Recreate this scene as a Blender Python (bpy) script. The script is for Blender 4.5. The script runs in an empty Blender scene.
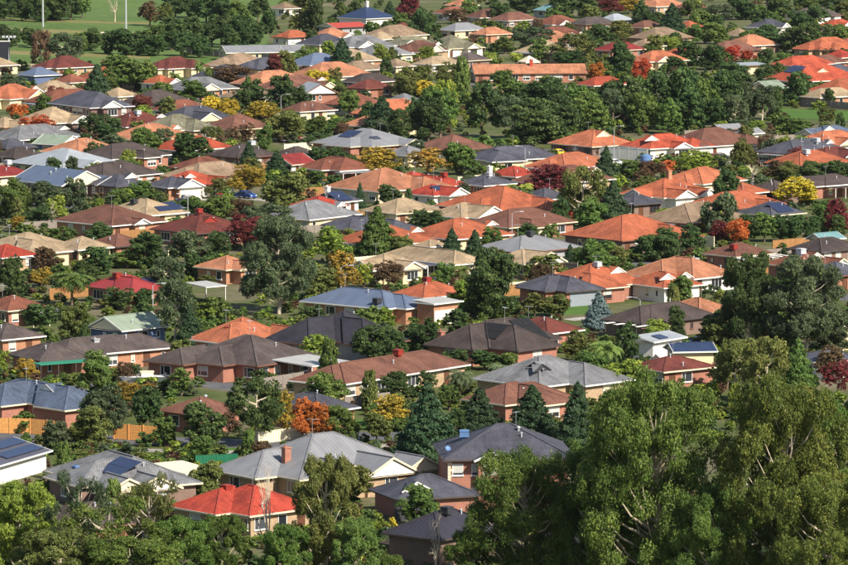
import bpy, math, random
import numpy as np
from mathutils import Vector, Matrix
R = math.radians
rng = random.Random(7)
scene = bpy.context.scene
col = scene.collection

# ------------------------------------------------------------------ camera
FPX, PW, PH, CAMH = 4900.0, 848.0, 565.0, 81.0
PITCH = math.atan((PH / 2 + 240.0) / FPX)
cam_d = bpy.data.cameras.new('camera')
cam = bpy.data.objects.new('camera', cam_d)
col.objects.link(cam)
cam_d.sensor_width = 36.0
cam_d.lens = FPX / PW * 36.0
cam_d.clip_start = 1.0
cam_d.clip_end = 20000.0
cam.location = (0, 0, CAMH)
cam.rotation_euler = (math.pi / 2 - PITCH, 0, 0)
scene.camera = cam

# ------------------------------------------------------------------ sky, sun, exposure
SUN_EL, SUN_AZ = 39.0, 138.0          # azimuth measured clockwise from +Y (the view direction)
world = bpy.data.worlds.new('World')
scene.world = world
world.use_nodes = True
wn = world.node_tree.nodes
wl = world.node_tree.links
bg = wn['Background']
sky = wn.new('ShaderNodeTexSky')
sky.sky_type = 'NISHITA'
sky.sun_disc = False
sky.sun_elevation = R(SUN_EL)
sky.sun_rotation = R(SUN_AZ)
sky.altitude = 200.0
wl.new(sky.outputs['Color'], bg.inputs['Color'])
bg.inputs['Strength'].default_value = 0.085
sun_d = bpy.data.lights.new('sun', 'SUN')
sun = bpy.data.objects.new('sun', sun_d)
col.objects.link(sun)
sun_d.energy = 5.0
sun_d.angle = R(0.53)
sun_d.color = (1.0, 0.93, 0.82)
_sv = Vector((math.sin(R(SUN_AZ)) * math.cos(R(SUN_EL)), math.cos(R(SUN_AZ)) * math.cos(R(SUN_EL)), math.sin(R(SUN_EL))))
sun.rotation_euler = _sv.to_track_quat('Z', 'Y').to_euler()
sun.location = (300, 300, 300)
scene.view_settings.view_transform = 'Standard'
scene.view_settings.look = 'None'
scene.view_settings.exposure = 0.72
scene.view_settings.gamma = 1.0
scene.render.engine = 'CYCLES'
cy = scene.cycles
cy.max_bounces = 6
cy.diffuse_bounces = 3
cy.glossy_bounces = 2
cy.transmission_bounces = 4
cy.transparent_max_bounces = 6
cy.use_denoising = True

# ------------------------------------------------------------------ pixel helpers (photo pixels, 848 x 565)
_cp, _sp = math.cos(PITCH), math.sin(PITCH)
def ray(x, y):
    r, u = x - PW / 2, -(y - PH / 2)
    return Vector((r, FPX * _cp + u * _sp, -FPX * _sp + u * _cp))
def at(x, y, z=0.0):
    d = ray(x, y)
    t = (z - CAMH) / d.z
    return Vector((d.x * t, d.y * t, z))
def proj(p):
    q = Vector((p[0], p[1], p[2] - CAMH))
    f = q.y * _cp - q.z * _sp
    u = q.y * _sp + q.z * _cp
    return PW / 2 + FPX * q.x / f, PH / 2 - FPX * u / f
def px_per_m(x, y):
    return FPX / at(x, y).length
def height_at(base, ytop):
    """height above base of a vertical line through base whose top shows at picture row ytop"""
    d = ray(PW / 2, ytop)
    return CAMH + d.z / d.y * base.y

# ------------------------------------------------------------------ materials
def lin(c):
    return tuple(((v / 255.0 + 0.055) / 1.055) ** 2.4 if v / 255.0 > 0.04045 else v / 255.0 / 12.92 for v in c)
MATS = {}
def new_mat(name):
    m = bpy.data.materials.new(name)
    m.use_nodes = True
    nt = m.node_tree
    return m, nt, nt.nodes, nt.links, nt.nodes['Principled BSDF']
def node(nt, kind, **kw):
    n = nt.nodes.new(kind)
    for k, v in kw.items():
        setattr(n, k, v)
    return n
def mixrgb(nt, fac, a, b, mode='MIX'):
    n = nt.nodes.new('ShaderNodeMix')
    n.data_type = 'RGBA'
    n.blend_type = mode
    for i, v in ((0, fac), (6, a), (7, b)):
        if hasattr(v, 'is_linked'):
            nt.links.new(v, n.inputs[i])
        elif i == 0:
            n.inputs[0].default_value = v
        else:
            n.inputs[i].default_value = (*v[:3], 1)
    return n.outputs[2]
def ramp(nt, fac, stops):
    n = nt.nodes.new('ShaderNodeValToRGB')
    e = n.color_ramp.elements
    while len(e) < len(stops):
        e.new(0.5)
    for i, (p, c) in enumerate(stops):
        e[i].position = p
        e[i].color = (*c[:3], 1) if not isinstance(c, (int, float)) else (c, c, c, 1)
    nt.links.new(fac, n.inputs[0])
    return n.outputs[0]
def noise(nt, vec, scale, detail=4, rough=0.55):
    n = nt.nodes.new('ShaderNodeTexNoise')
    n.inputs['Scale'].default_value = scale
    n.inputs['Detail'].default_value = detail
    n.inputs['Roughness'].default_value = rough
    if vec is not None:
        nt.links.new(vec, n.inputs['Vector'])
    return n.outputs[0]
def obj_vec(nt):
    """object coordinates shifted by a per-object random amount, so that no two copies weather alike"""
    tc = nt.nodes.new('ShaderNodeTexCoord')
    oi = nt.nodes.new('ShaderNodeObjectInfo')
    mu = node(nt, 'ShaderNodeMath', operation='MULTIPLY')
    mu.inputs[1].default_value = 97.0
    nt.links.new(oi.outputs['Random'], mu.inputs[0])
    ad = node(nt, 'ShaderNodeVectorMath', operation='ADD')
    nt.links.new(tc.outputs['Object'], ad.inputs[0])
    nt.links.new(mu.outputs[0], ad.inputs[1])
    return ad.outputs[0], oi

def plain(name, rgb, rough=0.7, vary=0.18, metal=0.0, scale=1.5, spec=0.3):
    m, nt, N, L, b = new_mat(name)
    v, oi = obj_vec(nt)
    f = noise(nt, v, scale, 6, 0.6)
    c = tuple(rgb)
    lo = tuple(k * (1 - vary) for k in c)
    hi = tuple(min(1, k * (1 + vary)) for k in c)
    L.new(ramp(nt, f, [(0.3, lo), (0.7, hi)]), b.inputs['Base Color'])
    b.inputs['Roughness'].default_value = rough
    b.inputs['Metallic'].default_value = metal
    b.inputs['Specular IOR Level'].default_value = spec
    MATS[name] = m
    return m

def tile_roof(name, rgb):
    """concrete or clay tile: courses across the slope (uv in metres), lichen and patchy fading"""
    m, nt, N, L, b = new_mat(name)
    uv = node(nt, 'ShaderNodeUVMap')
    v, oi = obj_vec(nt)
    br = node(nt, 'ShaderNodeTexBrick')
    br.offset = 0.5
    L.new(uv.outputs[0], br.inputs['Vector'])
    br.inputs['Scale'].default_value = 1.0
    br.inputs['Brick Width'].default_value = 0.3
    br.inputs['Row Height'].default_value = 0.34
    br.inputs['Mortar Size'].default_value = 0.028
    br.inputs['Mortar Smooth'].default_value = 0.4
    br.inputs['Bias'].default_value = -0.1
    br.inputs['Color1'].default_value = (*rgb, 1)
    br.inputs['Color2'].default_value = (*(k * 0.80 for k in rgb), 1)
    br.inputs['Mortar'].default_value = (*(k * 0.46 for k in rgb), 1)
    stain = ramp(nt, noise(nt, v, 0.35, 6, 0.65), [(0.32, 0.60), (0.62, 1.12)])
    c = mixrgb(nt, 1.0, br.outputs['Color'], stain, 'MULTIPLY')
    streak_map = node(nt, 'ShaderNodeMapping')
    streak_map.inputs['Scale'].default_value = (1.6, 0.22, 1)
    L.new(uv.outputs[0], streak_map.inputs['Vector'])
    st = ramp(nt, noise(nt, streak_map.outputs[0], 1.0, 4, 0.6), [(0.30, 0.70), (0.6, 1.05)])
    c = mixrgb(nt, 0.8, c, st, 'MULTIPLY')
    lich = ramp(nt, noise(nt, v, 2.4, 5, 0.7), [(0.60, 0.0), (0.76, 1.0)])
    g = sum(rgb) / 3
    lm = node(nt, 'ShaderNodeMath', operation='MULTIPLY')
    lm.inputs[1].default_value = 0.28
    L.new(lich, lm.inputs[0])
    c = mixrgb(nt, lm.outputs[0], c, (g * 0.9 + 0.03, g * 0.9 + 0.03, g * 0.75 + 0.02))
    hs = node(nt, 'ShaderNodeHueSaturation')
    mr = node(nt, 'ShaderNodeMapRange')
    mr.inputs[3].default_value = 0.86
    mr.inputs[4].default_value = 1.12
    L.new(oi.outputs['Random'], mr.inputs[0])
    L.new(mr.outputs[0], hs.inputs['Value'])
    L.new(c, hs.inputs['Color'])
    L.new(hs.outputs[0], b.inputs['Base Color'])
    bp = node(nt, 'ShaderNodeBump')
    bp.inputs['Strength'].default_value = 0.6
    bp.inputs['Distance'].default_value = 0.05
    bp.invert = True
    L.new(br.outputs['Fac'], bp.inputs['Height'])
    L.new(bp.outputs[0], b.inputs['Normal'])
    b.inputs['Roughness'].default_value = 0.72
    b.inputs['Specular IOR Level'].default_value = 0.25
    MATS[name] = m

def metal_roof(name, rgb):
    """corrugated painted steel: ribs run down the slope"""
    m, nt, N, L, b = new_mat(name)
    uv = node(nt, 'ShaderNodeUVMap')
    v, oi = obj_vec(nt)
    mp = node(nt, 'ShaderNodeMapping')
    L.new(uv.outputs[0], mp.inputs['Vector'])
    wv = node(nt, 'ShaderNodeTexWave')
    wv.bands_direction = 'X'
    wv.inputs['Scale'].default_value = 0.62
    wv.inputs['Distortion'].default_value = 0.0
    L.new(mp.outputs[0], wv.inputs['Vector'])
    rib = ramp(nt, wv.outputs['Fac'], [(0.0, 0.87), (0.25, 1.0), (0.8, 1.0), (1.0, 1.04)])
    f = ramp(nt, noise(nt, v, 0.5, 5, 0.6), [(0.3, 0.84), (0.7, 1.06)])
    sm = node(nt, 'ShaderNodeMapping')
    sm.inputs['Scale'].default_value = (0.9, 0.12, 1)
    L.new(uv.outputs[0], sm.inputs['Vector'])
    s = ramp(nt, noise(nt, sm.outputs[0], 1.3, 3, 0.6), [(0.3, 0.86), (0.6, 1.03)])
    c = mixrgb(nt, 1.0, rgb, rib, 'MULTIPLY')
    c = mixrgb(nt, 1.0, c, f, 'MULTIPLY')
    c = mixrgb(nt, 1.0, c, s, 'MULTIPLY')
    L.new(c, b.inputs['Base Color'])
    bp = node(nt, 'ShaderNodeBump')
    bp.inputs['Strength'].default_value = 0.5
    bp.inputs['Distance'].default_value = 0.04
    L.new(wv.outputs['Fac'], bp.inputs['Height'])
    L.new(bp.outputs[0], b.inputs['Normal'])
    b.inputs['Roughness'].default_value = 0.5
    b.inputs['Specular IOR Level'].default_value = 0.4
    MATS[name] = m

def brick_wall(name, rgb, mortar=0.30):
    m, nt, N, L, b = new_mat(name)
    uv = node(nt, 'ShaderNodeUVMap')
    v, oi = obj_vec(nt)
    br = node(nt, 'ShaderNodeTexBrick')
    L.new(uv.outputs[0], br.inputs['Vector'])
    br.inputs['Scale'].default_value = 1.0
    br.inputs['Brick Width'].default_value = 0.24
    br.inputs['Row Height'].default_value = 0.086
    br.inputs['Mortar Size'].default_value = 0.012
    br.inputs['Color1'].default_value = (*rgb, 1)
    br.inputs['Color2'].default_value = (*(k * 0.68 for k in rgb), 1)
    br.inputs['Mortar'].default_value = (mortar * 0.8, mortar * 0.75, mortar * 0.66, 1)
    f = ramp(nt, noise(nt, v, 0.8, 5, 0.6), [(0.3, 0.82), (0.7, 1.1)])
    L.new(mixrgb(nt, 1.0, br.outputs['Color'], f, 'MULTIPLY'), b.inputs['Base Color'])
    b.inputs['Roughness'].default_value = 0.85
    b.inputs['Specular IOR Level'].default_value = 0.2
    MATS[name] = m

ROOFC = dict(orange=(190, 108, 76), redorange=(194, 92, 66), crimson=(158, 62, 60), red=(188, 78, 60), maroon=(122, 66, 56),
             brown=(134, 92, 76), darkbrown=(90, 78, 74), redbrown=(148, 92, 72), salmon=(202, 138, 104), beige=(190, 166, 134),
             tan=(168, 142, 116), grey=(142, 142, 144), lightgrey=(166, 172, 176), slate=(92, 92, 102), black=(60, 58, 66),
             bluegrey=(104, 116, 138), navy=(52, 66, 96), palegreen=(150, 163, 142), olive=(138, 134, 110), white=(190, 188, 182),
             browngrey=(104, 92, 88), teal=(120, 158, 160), terracotta=(202, 122, 88))
for k_, c_ in ROOFC.items():
    lc = lin(c_)
    gm = sum(lc) / 3
    lc = tuple((v * 1.03 - gm * 0.03) * 0.80 for v in lc)
    tile_roof('tile_' + k_, lc)
    metal_roof('metal_' + k_, lc)
brick_wall('brick_orange', lin((194, 124, 78)))
brick_wall('brick_red', lin((176, 98, 68)))
brick_wall('brick_brown', lin((126, 88, 70)))
brick_wall('brick_maroon', lin((112, 58, 54)))
brick_wall('brick_tan', lin((196, 160, 118)))
brick_wall('brick_cream', lin((214, 190, 150)), 0.5)
plain('render_white', lin((218, 212, 200)), 0.8, 0.08)
plain('render_cream', lin((208, 188, 150)), 0.8, 0.08)
plain('render_grey', lin((150, 150, 150)), 0.8, 0.1)
plain('render_blue', lin((84, 98, 128)), 0.8, 0.1)
plain('render_red', lin((158, 66, 48)), 0.8, 0.1)
WALLS = dict(ob='brick_orange', rb='brick_red', bb='brick_brown', mb='brick_maroon', tn='brick_tan', cb='brick_cream',
             wh='render_white', cr='render_cream', gr='render_grey', bu='render_blue', rd='render_red')
plain('trim_white', lin((222, 218, 208)), 0.55, 0.07)
plain('trim_cream', lin((212, 198, 168)), 0.55, 0.07)
plain('trim_dark', lin((74, 66, 64)), 0.55, 0.12)
plain('trim_brown', lin((112, 76, 60)), 0.55, 0.12)
plain('blind', lin((176, 174, 168)), 0.8, 0.1)
plain('curtain', lin((206, 190, 160)), 0.9, 0.16)
plain('garage_white', lin((226, 218, 202)), 0.5, 0.06)
plain('garage_grey', lin((132, 138, 144)), 0.5, 0.08)
plain('door_brown', lin((96, 62, 44)), 0.5, 0.2)
plain('plastic_red', lin((140, 50, 40)), 0.5, 0.1)
plain('plastic_grey', lin((176, 178, 180)), 0.5, 0.1)
plain('plastic_blue', lin((92, 122, 164)), 0.5, 0.1)
plain('plastic_dark', lin((58, 58, 62)), 0.5, 0.1)
plain('pole_metal', lin((176, 178, 178)), 0.4, 0.1, 0.4)
plain('timber', lin((150, 108, 66)), 0.85, 0.3, scale=4)
plain('timber_orange', lin((206, 148, 84)), 0.85, 0.22, scale=4)
plain('timber_grey', lin((132, 122, 112)), 0.9, 0.25, scale=4)
plain('steel_green', lin((28, 98, 70)), 0.5, 0.12)
plain('steel_cream', lin((222, 208, 176)), 0.5, 0.1)
plain('concrete', lin((176, 168, 154)), 0.9, 0.14, scale=0.6)
plain('bark', lin((104, 88, 72)), 0.95, 0.3, scale=3)
plain('bark_pale', lin((184, 170, 148)), 0.9, 0.25, scale=3)
plain('rubber', lin((28, 28, 30)), 0.8, 0.1)
plain('hub', lin((170, 172, 176)), 0.35, 0.1, 0.6)
plain('paint_white', lin((232, 232, 232)), 0.25, 0.03, spec=0.5)
plain('paint_blue', lin((44, 72, 132)), 0.25, 0.05, spec=0.5)
plain('paint_dark', lin((40, 42, 50)), 0.25, 0.05, spec=0.5)
plain('paint_yellow', lin((226, 180, 50)), 0.25, 0.05, spec=0.5)
plain('paint_red', lin((150, 34, 30)), 0.25, 0.05, spec=0.5)
plain('paint_silver', lin((170, 174, 178)), 0.3, 0.05, spec=0.5)
plain('canvas', lin((218, 202, 174)), 0.8, 0.05)
plain('awning_green', lin((44, 124, 98)), 0.7, 0.1)
def glass_mat():
    m, nt, N, L, b = new_mat('glass')
    v, oi = obj_vec(nt)
    L.new(ramp(nt, oi.outputs['Random'], [(0.0, (0.012, 0.014, 0.018)), (1.0, (0.06, 0.065, 0.075))]), b.inputs['Base Color'])
    b.inputs['Roughness'].default_value = 0.06
    b.inputs['Specular IOR Level'].default_value = 0.6
    MATS['glass'] = m
glass_mat()
def solar_mat():
    m, nt, N, L, b = new_mat('solar')
    uv = node(nt, 'ShaderNodeUVMap')
    br = node(nt, 'ShaderNodeTexBrick')
    br.offset = 0.0
    L.new(uv.outputs[0], br.inputs['Vector'])
    br.inputs['Scale'].default_value = 1.0
    br.inputs['Brick Width'].default_value = 0.16
    br.inputs['Row Height'].default_value = 0.16
    br.inputs['Mortar Size'].default_value = 0.008
    br.inputs['Color1'].default_value = (0.008, 0.013, 0.045, 1)
    br.inputs['Color2'].default_value = (0.012, 0.019, 0.06, 1)
    br.inputs['Mortar'].default_value = (0.09, 0.10, 0.14, 1)
    L.new(br.outputs['Color'], b.inputs['Base Color'])
    b.inputs['Roughness'].default_value = 0.15
    MATS['solar'] = m
solar_mat()

# ------------------------------------------------------------------ mesh helpers
class MB:
    def __init__(s):
        s.v, s.f, s.uv = [], [], []
    def poly(s, pts, uvs=None):
        i = len(s.v)
        s.v += [tuple(p) for p in pts]
        s.f.append(tuple(range(i, i + len(pts))))
        if uvs is None:
            p0 = Vector(pts[0])
            n = (Vector(pts[1]) - p0).cross(Vector(pts[2]) - p0)
            if abs(n.z) > max(abs(n.x), abs(n.y)):
                uvs = [(p[0], p[1]) for p in pts]
            elif abs(n.x) > abs(n.y):
                uvs = [(p[1], p[2]) for p in pts]
            else:
                uvs = [(p[0], p[2]) for p in pts]
        s.uv += list(uvs)
        return s
    def slope(s, pts):
        """a roof plane: u along the level direction, v up the slope"""
        p0 = Vector(pts[0])
        n = Vector((0, 0, 0))
        for i in range(1, len(pts) - 1):
            n += (Vector(pts[i]) - p0).cross(Vector(pts[i + 1]) - p0)
        n.normalize()
        if n.z < 0:
            n = -n
            pts = pts[::-1]
            p0 = Vector(pts[0])
        lev = Vector((0, 0, 1)).cross(n)
        lev = lev.normalized() if lev.length > 1e-5 else Vector((1, 0, 0))
        up = n.cross(lev)
        return s.poly(pts, [((Vector(p) - p0).dot(lev), (Vector(p) - p0).dot(up)) for p in pts])
    def box(s, x0, x1, y0, y1, z0, z1, skip=''):
        a = [(x0, y0), (x1, y0), (x1, y1), (x0, y1)]
        for i in range(4):
            p, q = a[i], a[(i + 1) % 4]
            s.poly([(*p, z0), (*q, z0), (*q, z1), (*p, z1)])
        if 't' not in skip:
            s.poly([(*p, z1) for p in a])
        if 'b' not in skip:
            s.poly([(*p, z0) for p in a[::-1]])
        return s
    def bar(s, p, q, w, h=None):
        """a square bar from p to q"""
        p, q = Vector(p), Vector(q)
        d = (q - p).normalized()
        side = d.cross(Vector((0, 0, 1)))
        side = side.normalized() if side.length > 1e-4 else Vector((1, 0, 0))
        up = side.cross(d)
        a, b_ = side * (w / 2), up * ((h or w) / 2)
        r = [-a - b_, a - b_, a + b_, -a + b_]
        for i in range(4):
            s.poly([p + r[i], p + r[(i + 1) % 4], q + r[(i + 1) % 4], q + r[i]])
        s.poly([p + k for k in r[::-1]])
        s.poly([q + k for k in r])
        return s
    def tube(s, pts, rad, n=6, cap=True):
        pts = [Vector(p) for p in pts]
        rad = rad if isinstance(rad, (list, tuple)) else [rad] * len(pts)
        rings = []
        for i, p in enumerate(pts):
            d = (pts[min(i + 1, len(pts) - 1)] - pts[max(i - 1, 0)]).normalized()
            sd = d.orthogonal().normalized()
            if abs(d.z) > 0.5:
                sd = (Vector((1, 0, 0)) - d * d.x).normalized()
            up = d.cross(sd)
            rings.append([p + (sd * math.cos(2 * math.pi * k / n) + up * math.sin(2 * math.pi * k / n)) * rad[i] for k in range(n)])
        for a, b_ in zip(rings, rings[1:]):
            for k in range(n):
                s.poly([a[k], a[(k + 1) % n], b_[(k + 1) % n], b_[k]])
        if cap:
            s.poly(rings[0][::-1])
            s.poly(rings[-1])
        return s
    def mesh(s, name, mat):
        me = bpy.data.meshes.new(name)
        me.from_pydata(s.v, [], s.f)
        l = me.uv_layers.new(name='UVMap')
        l.data.foreach_set('uv', np.array(s.uv, dtype=np.float32).ravel())
        me.materials.append(MATS[mat] if isinstance(mat, str) else mat)
        return me
def put(name, me, parent=None, loc=None, rot=None, scale=None):
    o = bpy.data.objects.new(name, me)
    col.objects.link(o)
    if parent is not None:
        o.parent = parent
    if loc is not None:
        o.location = loc
    if rot is not None:
        o.rotation_euler = rot
    if scale is not None:
        o.scale = scale
    return o
def part(mb, name, mat, parent):
    return put(name, mb.mesh(name, mat), parent)
def thing(name, label, cat, loc, rz=0.0, group=None):
    e = bpy.data.objects.new(name, None)
    col.objects.link(e)
    e.location = loc
    e.rotation_euler = (0, 0, rz)
    e.empty_display_size = 0.5
    e['label'] = label
    e['category'] = cat
    if group:
        e['group'] = group
    return e
# ------------------------------------------------------------------ ground
def ground_mat(name, stops, scale, scale2=0.6):
    m, nt, N, L, b = new_mat(name)
    tc = node(nt, 'ShaderNodeTexCoord')
    f = noise(nt, tc.outputs['Object'], scale, 8, 0.62)
    c = ramp(nt, f, stops)
    g = ramp(nt, noise(nt, tc.outputs['Object'], scale2, 6, 0.7), [(0.3, 0.72), (0.7, 1.2)])
    L.new(mixrgb(nt, 1.0, c, g, 'MULTIPLY'), b.inputs['Base Color'])
    b.inputs['Roughness'].default_value = 0.95
    b.inputs['Specular IOR Level'].default_value = 0.1
    MATS[name] = m
ground_mat('soil_grass', [(0.30, (0.045, 0.060, 0.020)), (0.46, (0.080, 0.100, 0.030)), (0.56, (0.125, 0.115, 0.062)), (0.70, (0.19, 0.16, 0.11))], 0.05)
ground_mat('lawn_green', [(0.3, (0.055, 0.115, 0.022)), (0.7, (0.085, 0.155, 0.032))], 0.12)
ground_mat('field_green', [(0.3, (0.075, 0.125, 0.032)), (0.7, (0.115, 0.170, 0.048))], 0.03, 0.3)
ground_mat('field_dry', [(0.3, (0.16, 0.15, 0.05)), (0.7, (0.22, 0.19, 0.08))], 0.05, 0.3)
ground_mat('asphalt', [(0.3, (0.085, 0.085, 0.092)), (0.7, (0.13, 0.13, 0.135))], 0.2)
ground_mat('path_concrete', [(0.3, (0.28, 0.26, 0.23)), (0.7, (0.40, 0.37, 0.33))], 0.3)
def flat(name, pts, mat, z=0.0, thick=0.0):
    mb = MB()
    if thick:
        n = len(pts)
        for i in range(n):
            p, q = pts[i], pts[(i + 1) % n]
            mb.poly([(p[0], p[1], 0), (q[0], q[1], 0), (q[0], q[1], z), (p[0], p[1], z)])
    mb.poly([(p[0], p[1], z) for p in pts])
    o = put(name, mb.mesh(name, mat))
    o['kind'] = 'structure'
    return o
flat('ground', [(-6000, -3000), (6000, -3000), (6000, 12000), (-6000, 12000)], 'soil_grass')
def pxflat(name, pts, mat, z, thick=0.0):
    return flat(name, [at(x, y) for x, y in pts], mat, z, thick)
def strip(name, pts, width, mat, z, thick=0.0):
    P = [at(x, y) for x, y in pts]
    l, r = [], []
    for i, p in enumerate(P):
        d = (P[min(i + 1, len(P) - 1)] - P[max(i - 1, 0)]).normalized()
        n = Vector((-d.y, d.x, 0)) * width / 2
        l.append(p + n)
        r.append(p - n)
    return flat(name, l + r[::-1], mat, z, thick)
# playing fields beyond the houses
pxflat('playing_field', [(-120, 60), (215, 72), (262, 63), (272, 22), (290, -14), (-60, -14)], 'field_green', 0.004)
pxflat('lawn', [(-60, 26), (160, 33), (160, 36), (-60, 30)], 'field_dry', 0.008)
pxflat('lawn', [(-60, 17), (150, 22.5), (150, 24.5), (-60, 19.5)], 'field_dry', 0.008)
pxflat('lawn', [(-60, 48), (150, 56), (150, 59), (-60, 52)], 'field_dry', 0.008)
pxflat('lawn', [(200, 57), (262, 61), (262, 69), (200, 67)], 'lawn_green', 0.012)
pxflat('lawn', [(452, 136), (512, 138), (512, 145), (452, 143)], 'lawn_green', 0.008)
pxflat('lawn', [(768, 108), (870, 112), (870, 122), (768, 117)], 'lawn_green', 0.008)
pxflat('lawn', [(150, 176), (182, 178), (182, 184), (150, 182)], 'lawn_green', 0.008)
pxflat('lawn', [(565, 304), (592, 304), (592, 314), (565, 315)], 'lawn_green', 0.008)
pxflat('lawn', [(628, 215), (660, 212), (664, 222), (630, 226)], 'lawn_green', 0.008)
pxflat('lawn', [(176, 446), (312, 450), (312, 456), (176, 452)], 'lawn_green', 0.008)
pxflat('lawn', [(345, 420), (405, 416), (405, 428), (345, 430)], 'lawn_green', 0.008)
# streets
strip('road', [(556, 150), (575, 158), (600, 163), (680, 172), (760, 186)], 8.0, 'asphalt', 0.012)
strip('road', [(412, 142), (470, 146), (560, 152), (640, 158)], 7.0, 'asphalt', 0.016)
strip('road', [(-20, 436), (120, 440), (260, 444), (330, 436), (400, 436), (470, 438)], 7.5, 'asphalt', 0.012)
strip('footpath', [(-20, 446.5), (120, 450), (260, 453), (330, 447), (420, 446)], 2.0, 'path_concrete', 0.09, 0.09)
strip('footpath', [(568, 320), (600, 317), (640, 316)], 3.0, 'path_concrete', 0.02)
strip('road', [(-20, 203), (120, 208), (240, 213), (330, 216)], 7.0, 'asphalt', 0.012)
strip('road', [(40, 392), (130, 384), (210, 384), (290, 395)], 6.0, 'asphalt', 0.012)
strip('road', [(560, 240), (640, 262), (760, 290), (870, 300)], 7.0, 'asphalt', 0.016)
strip('road', [(240, 82), (420, 84), (640, 88)], 7.0, 'asphalt', 0.012)

# ------------------------------------------------------------------ houses
WIN = {}
def win_mesh(w, h, trim):
    k = (w, h, trim)
    if k not in WIN:
        f = MB()
        b = 0.075
        for x0, x1, z0, z1 in ((-w / 2, w / 2, -h / 2, -h / 2 + b), (-w / 2, w / 2, h / 2 - b, h / 2),
                               (-w / 2, -w / 2 + b, -h / 2 + b, h / 2 - b), (w / 2 - b, w / 2, -h / 2 + b, h / 2 - b)):
            f.box(x0, x1, -0.07, 0.03, z0, z1)
        if w > 1.5:
            f.box(-w / 6 - 0.03, -w / 6 + 0.03, -0.06, 0.03, -h / 2 + b, h / 2 - b)
        if w > 1.9:
            f.box(w / 6 - 0.03, w / 6 + 0.03, -0.06, 0.03, -h / 2 + b, h / 2 - b)
        f.box(-w / 2 - 0.06, w / 2 + 0.06, -0.14, 0.03, -h / 2 - 0.08, -h / 2 - 0.002)
        p = MB().poly([(-w / 2 + b, -0.025, -h / 2 + b), (w / 2 - b, -0.025, -h / 2 + b), (w / 2 - b, -0.025, h / 2 - b), (-w / 2 + b, -0.025, h / 2 - b)])
        bl = h * rng.choice((0.3, 0.55, 1.0))
        q = MB().box(-w / 2 + b, w / 2 - b, -0.05, -0.03, h / 2 - b - (h - 2 * b) * (0.55 if w > 1.5 else 0.8), h / 2 - b)
        WIN[k] = (f.mesh('window', trim), p.mesh('pane', 'glass'), q.mesh('blind', 'blind'), q.mesh('curtain', 'curtain'))
    return WIN[k]
PROTO = {}
def proto(key, fn):
    if key not in PROTO:
        PROTO[key] = fn()
    return PROTO[key]
def cooler_mesh(mat):
    m = MB()
    m.box(-0.62, 0.62, -0.62, 0.62, 0.0, 0.12)
    m.box(-0.56, 0.56, -0.56, 0.56, 0.12, 0.72)
    for k in range(3):
        z = 0.2 + k * 0.17
        m.box(-0.60, 0.60, -0.60, 0.60, z, z + 0.06)
    m.box(-0.64, 0.64, -0.64, 0.64, 0.72, 0.80)
    m.box(-0.45, 0.45, -0.45, 0.45, 0.80, 0.86)
    m.box(-0.3, 0.3, -0.3, 0.3, -0.9, 0.0)
    return m.mesh('rooftop_cooler', mat)
def chimney_mesh(mat):
    m = MB()
    m.box(-0.42, 0.42, -0.34, 0.34, -1.4, 1.25)
    m.box(-0.5, 0.5, -0.42, 0.42, 1.25, 1.38)
    m.tube([(-0.15, 0, 1.38), (-0.15, 0, 1.62)], 0.12, 8)
    return m.mesh('chimney', mat)
def vent_mesh():
    m = MB()
    m.tube([(0, 0, -0.4), (0, 0, 0.38)], 0.07, 8)
    m.tube([(0, 0, 0.38), (0, 0, 0.42), (0, 0, 0.52)], [0.07, 0.15, 0.06], 8)
    return m.mesh('roof_vent', 'plastic_grey')
def whirly_mesh():
    m = MB()
    m.tube([(0, 0, -0.3), (0, 0, 0.2)], 0.14, 8)
    m.tube([(0, 0, 0.2), (0, 0, 0.32), (0, 0, 0.46), (0, 0, 0.54)], [0.18, 0.24, 0.2, 0.05], 10)
    return m.mesh('roof_vent', 'pole_metal')
def antenna_mesh():
    m = MB()
    m.tube([(0, 0, -0.6), (0, 0, 2.1)], 0.022, 5)
    m.tube([(-0.7, 0, 2.0), (0.7, 0, 2.0)], 0.016, 5)
    for k in range(6):
        x = -0.6 + 0.24 * k
        m.tube([(x, -0.36 + 0.03 * k, 2.02), (x, 0.36 - 0.03 * k, 2.02)], 0.012, 4)
    return m.mesh('antenna', 'pole_metal')
def dish_mesh():
    m = MB()
    m.tube([(0, 0, -0.5), (0, 0, 0.35)], 0.03, 6)
    c = Vector((0, -0.05, 0.5))
    ax = Vector((0.25, -0.75, 0.5)).normalized()
    s = ax.cross(Vector((0, 0, 1))).normalized()
    u = s.cross(ax)
    rings = []
    for r, d in ((0.06, 0.0), (0.24, 0.03), (0.40, 0.1), (0.42, 0.12)):
        rings.append([c + ax * d + (s * math.cos(k * math.pi / 7) + u * math.sin(k * math.pi / 7)) * r for k in range(14)])
    m.poly(rings[0])
    for a, b in zip(rings, rings[1:]):
        for k in range(14):
            m.poly([a[k], a[(k + 1) % 14], b[(k + 1) % 14], b[k]])
    m.tube([c - u * 0.4 + ax * 0.1, c + ax * 0.5], 0.015, 5)
    m.box(c.x + ax.x * 0.5 - 0.04, c.x + ax.x * 0.5 + 0.04, c.y + ax.y * 0.5 - 0.04, c.y + ax.y * 0.5 + 0.04, c.z + ax.z * 0.5 - 0.04, c.z + ax.z * 0.5 + 0.04)
    return m.mesh('satellite_dish', 'plastic_blue')
def solar_mesh(mat='solar'):
    m = MB()
    m.box(-0.5, 0.5, -0.8, 0.8, 0.0, 0.035)
    return m.mesh('solar_panel', mat)
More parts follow.
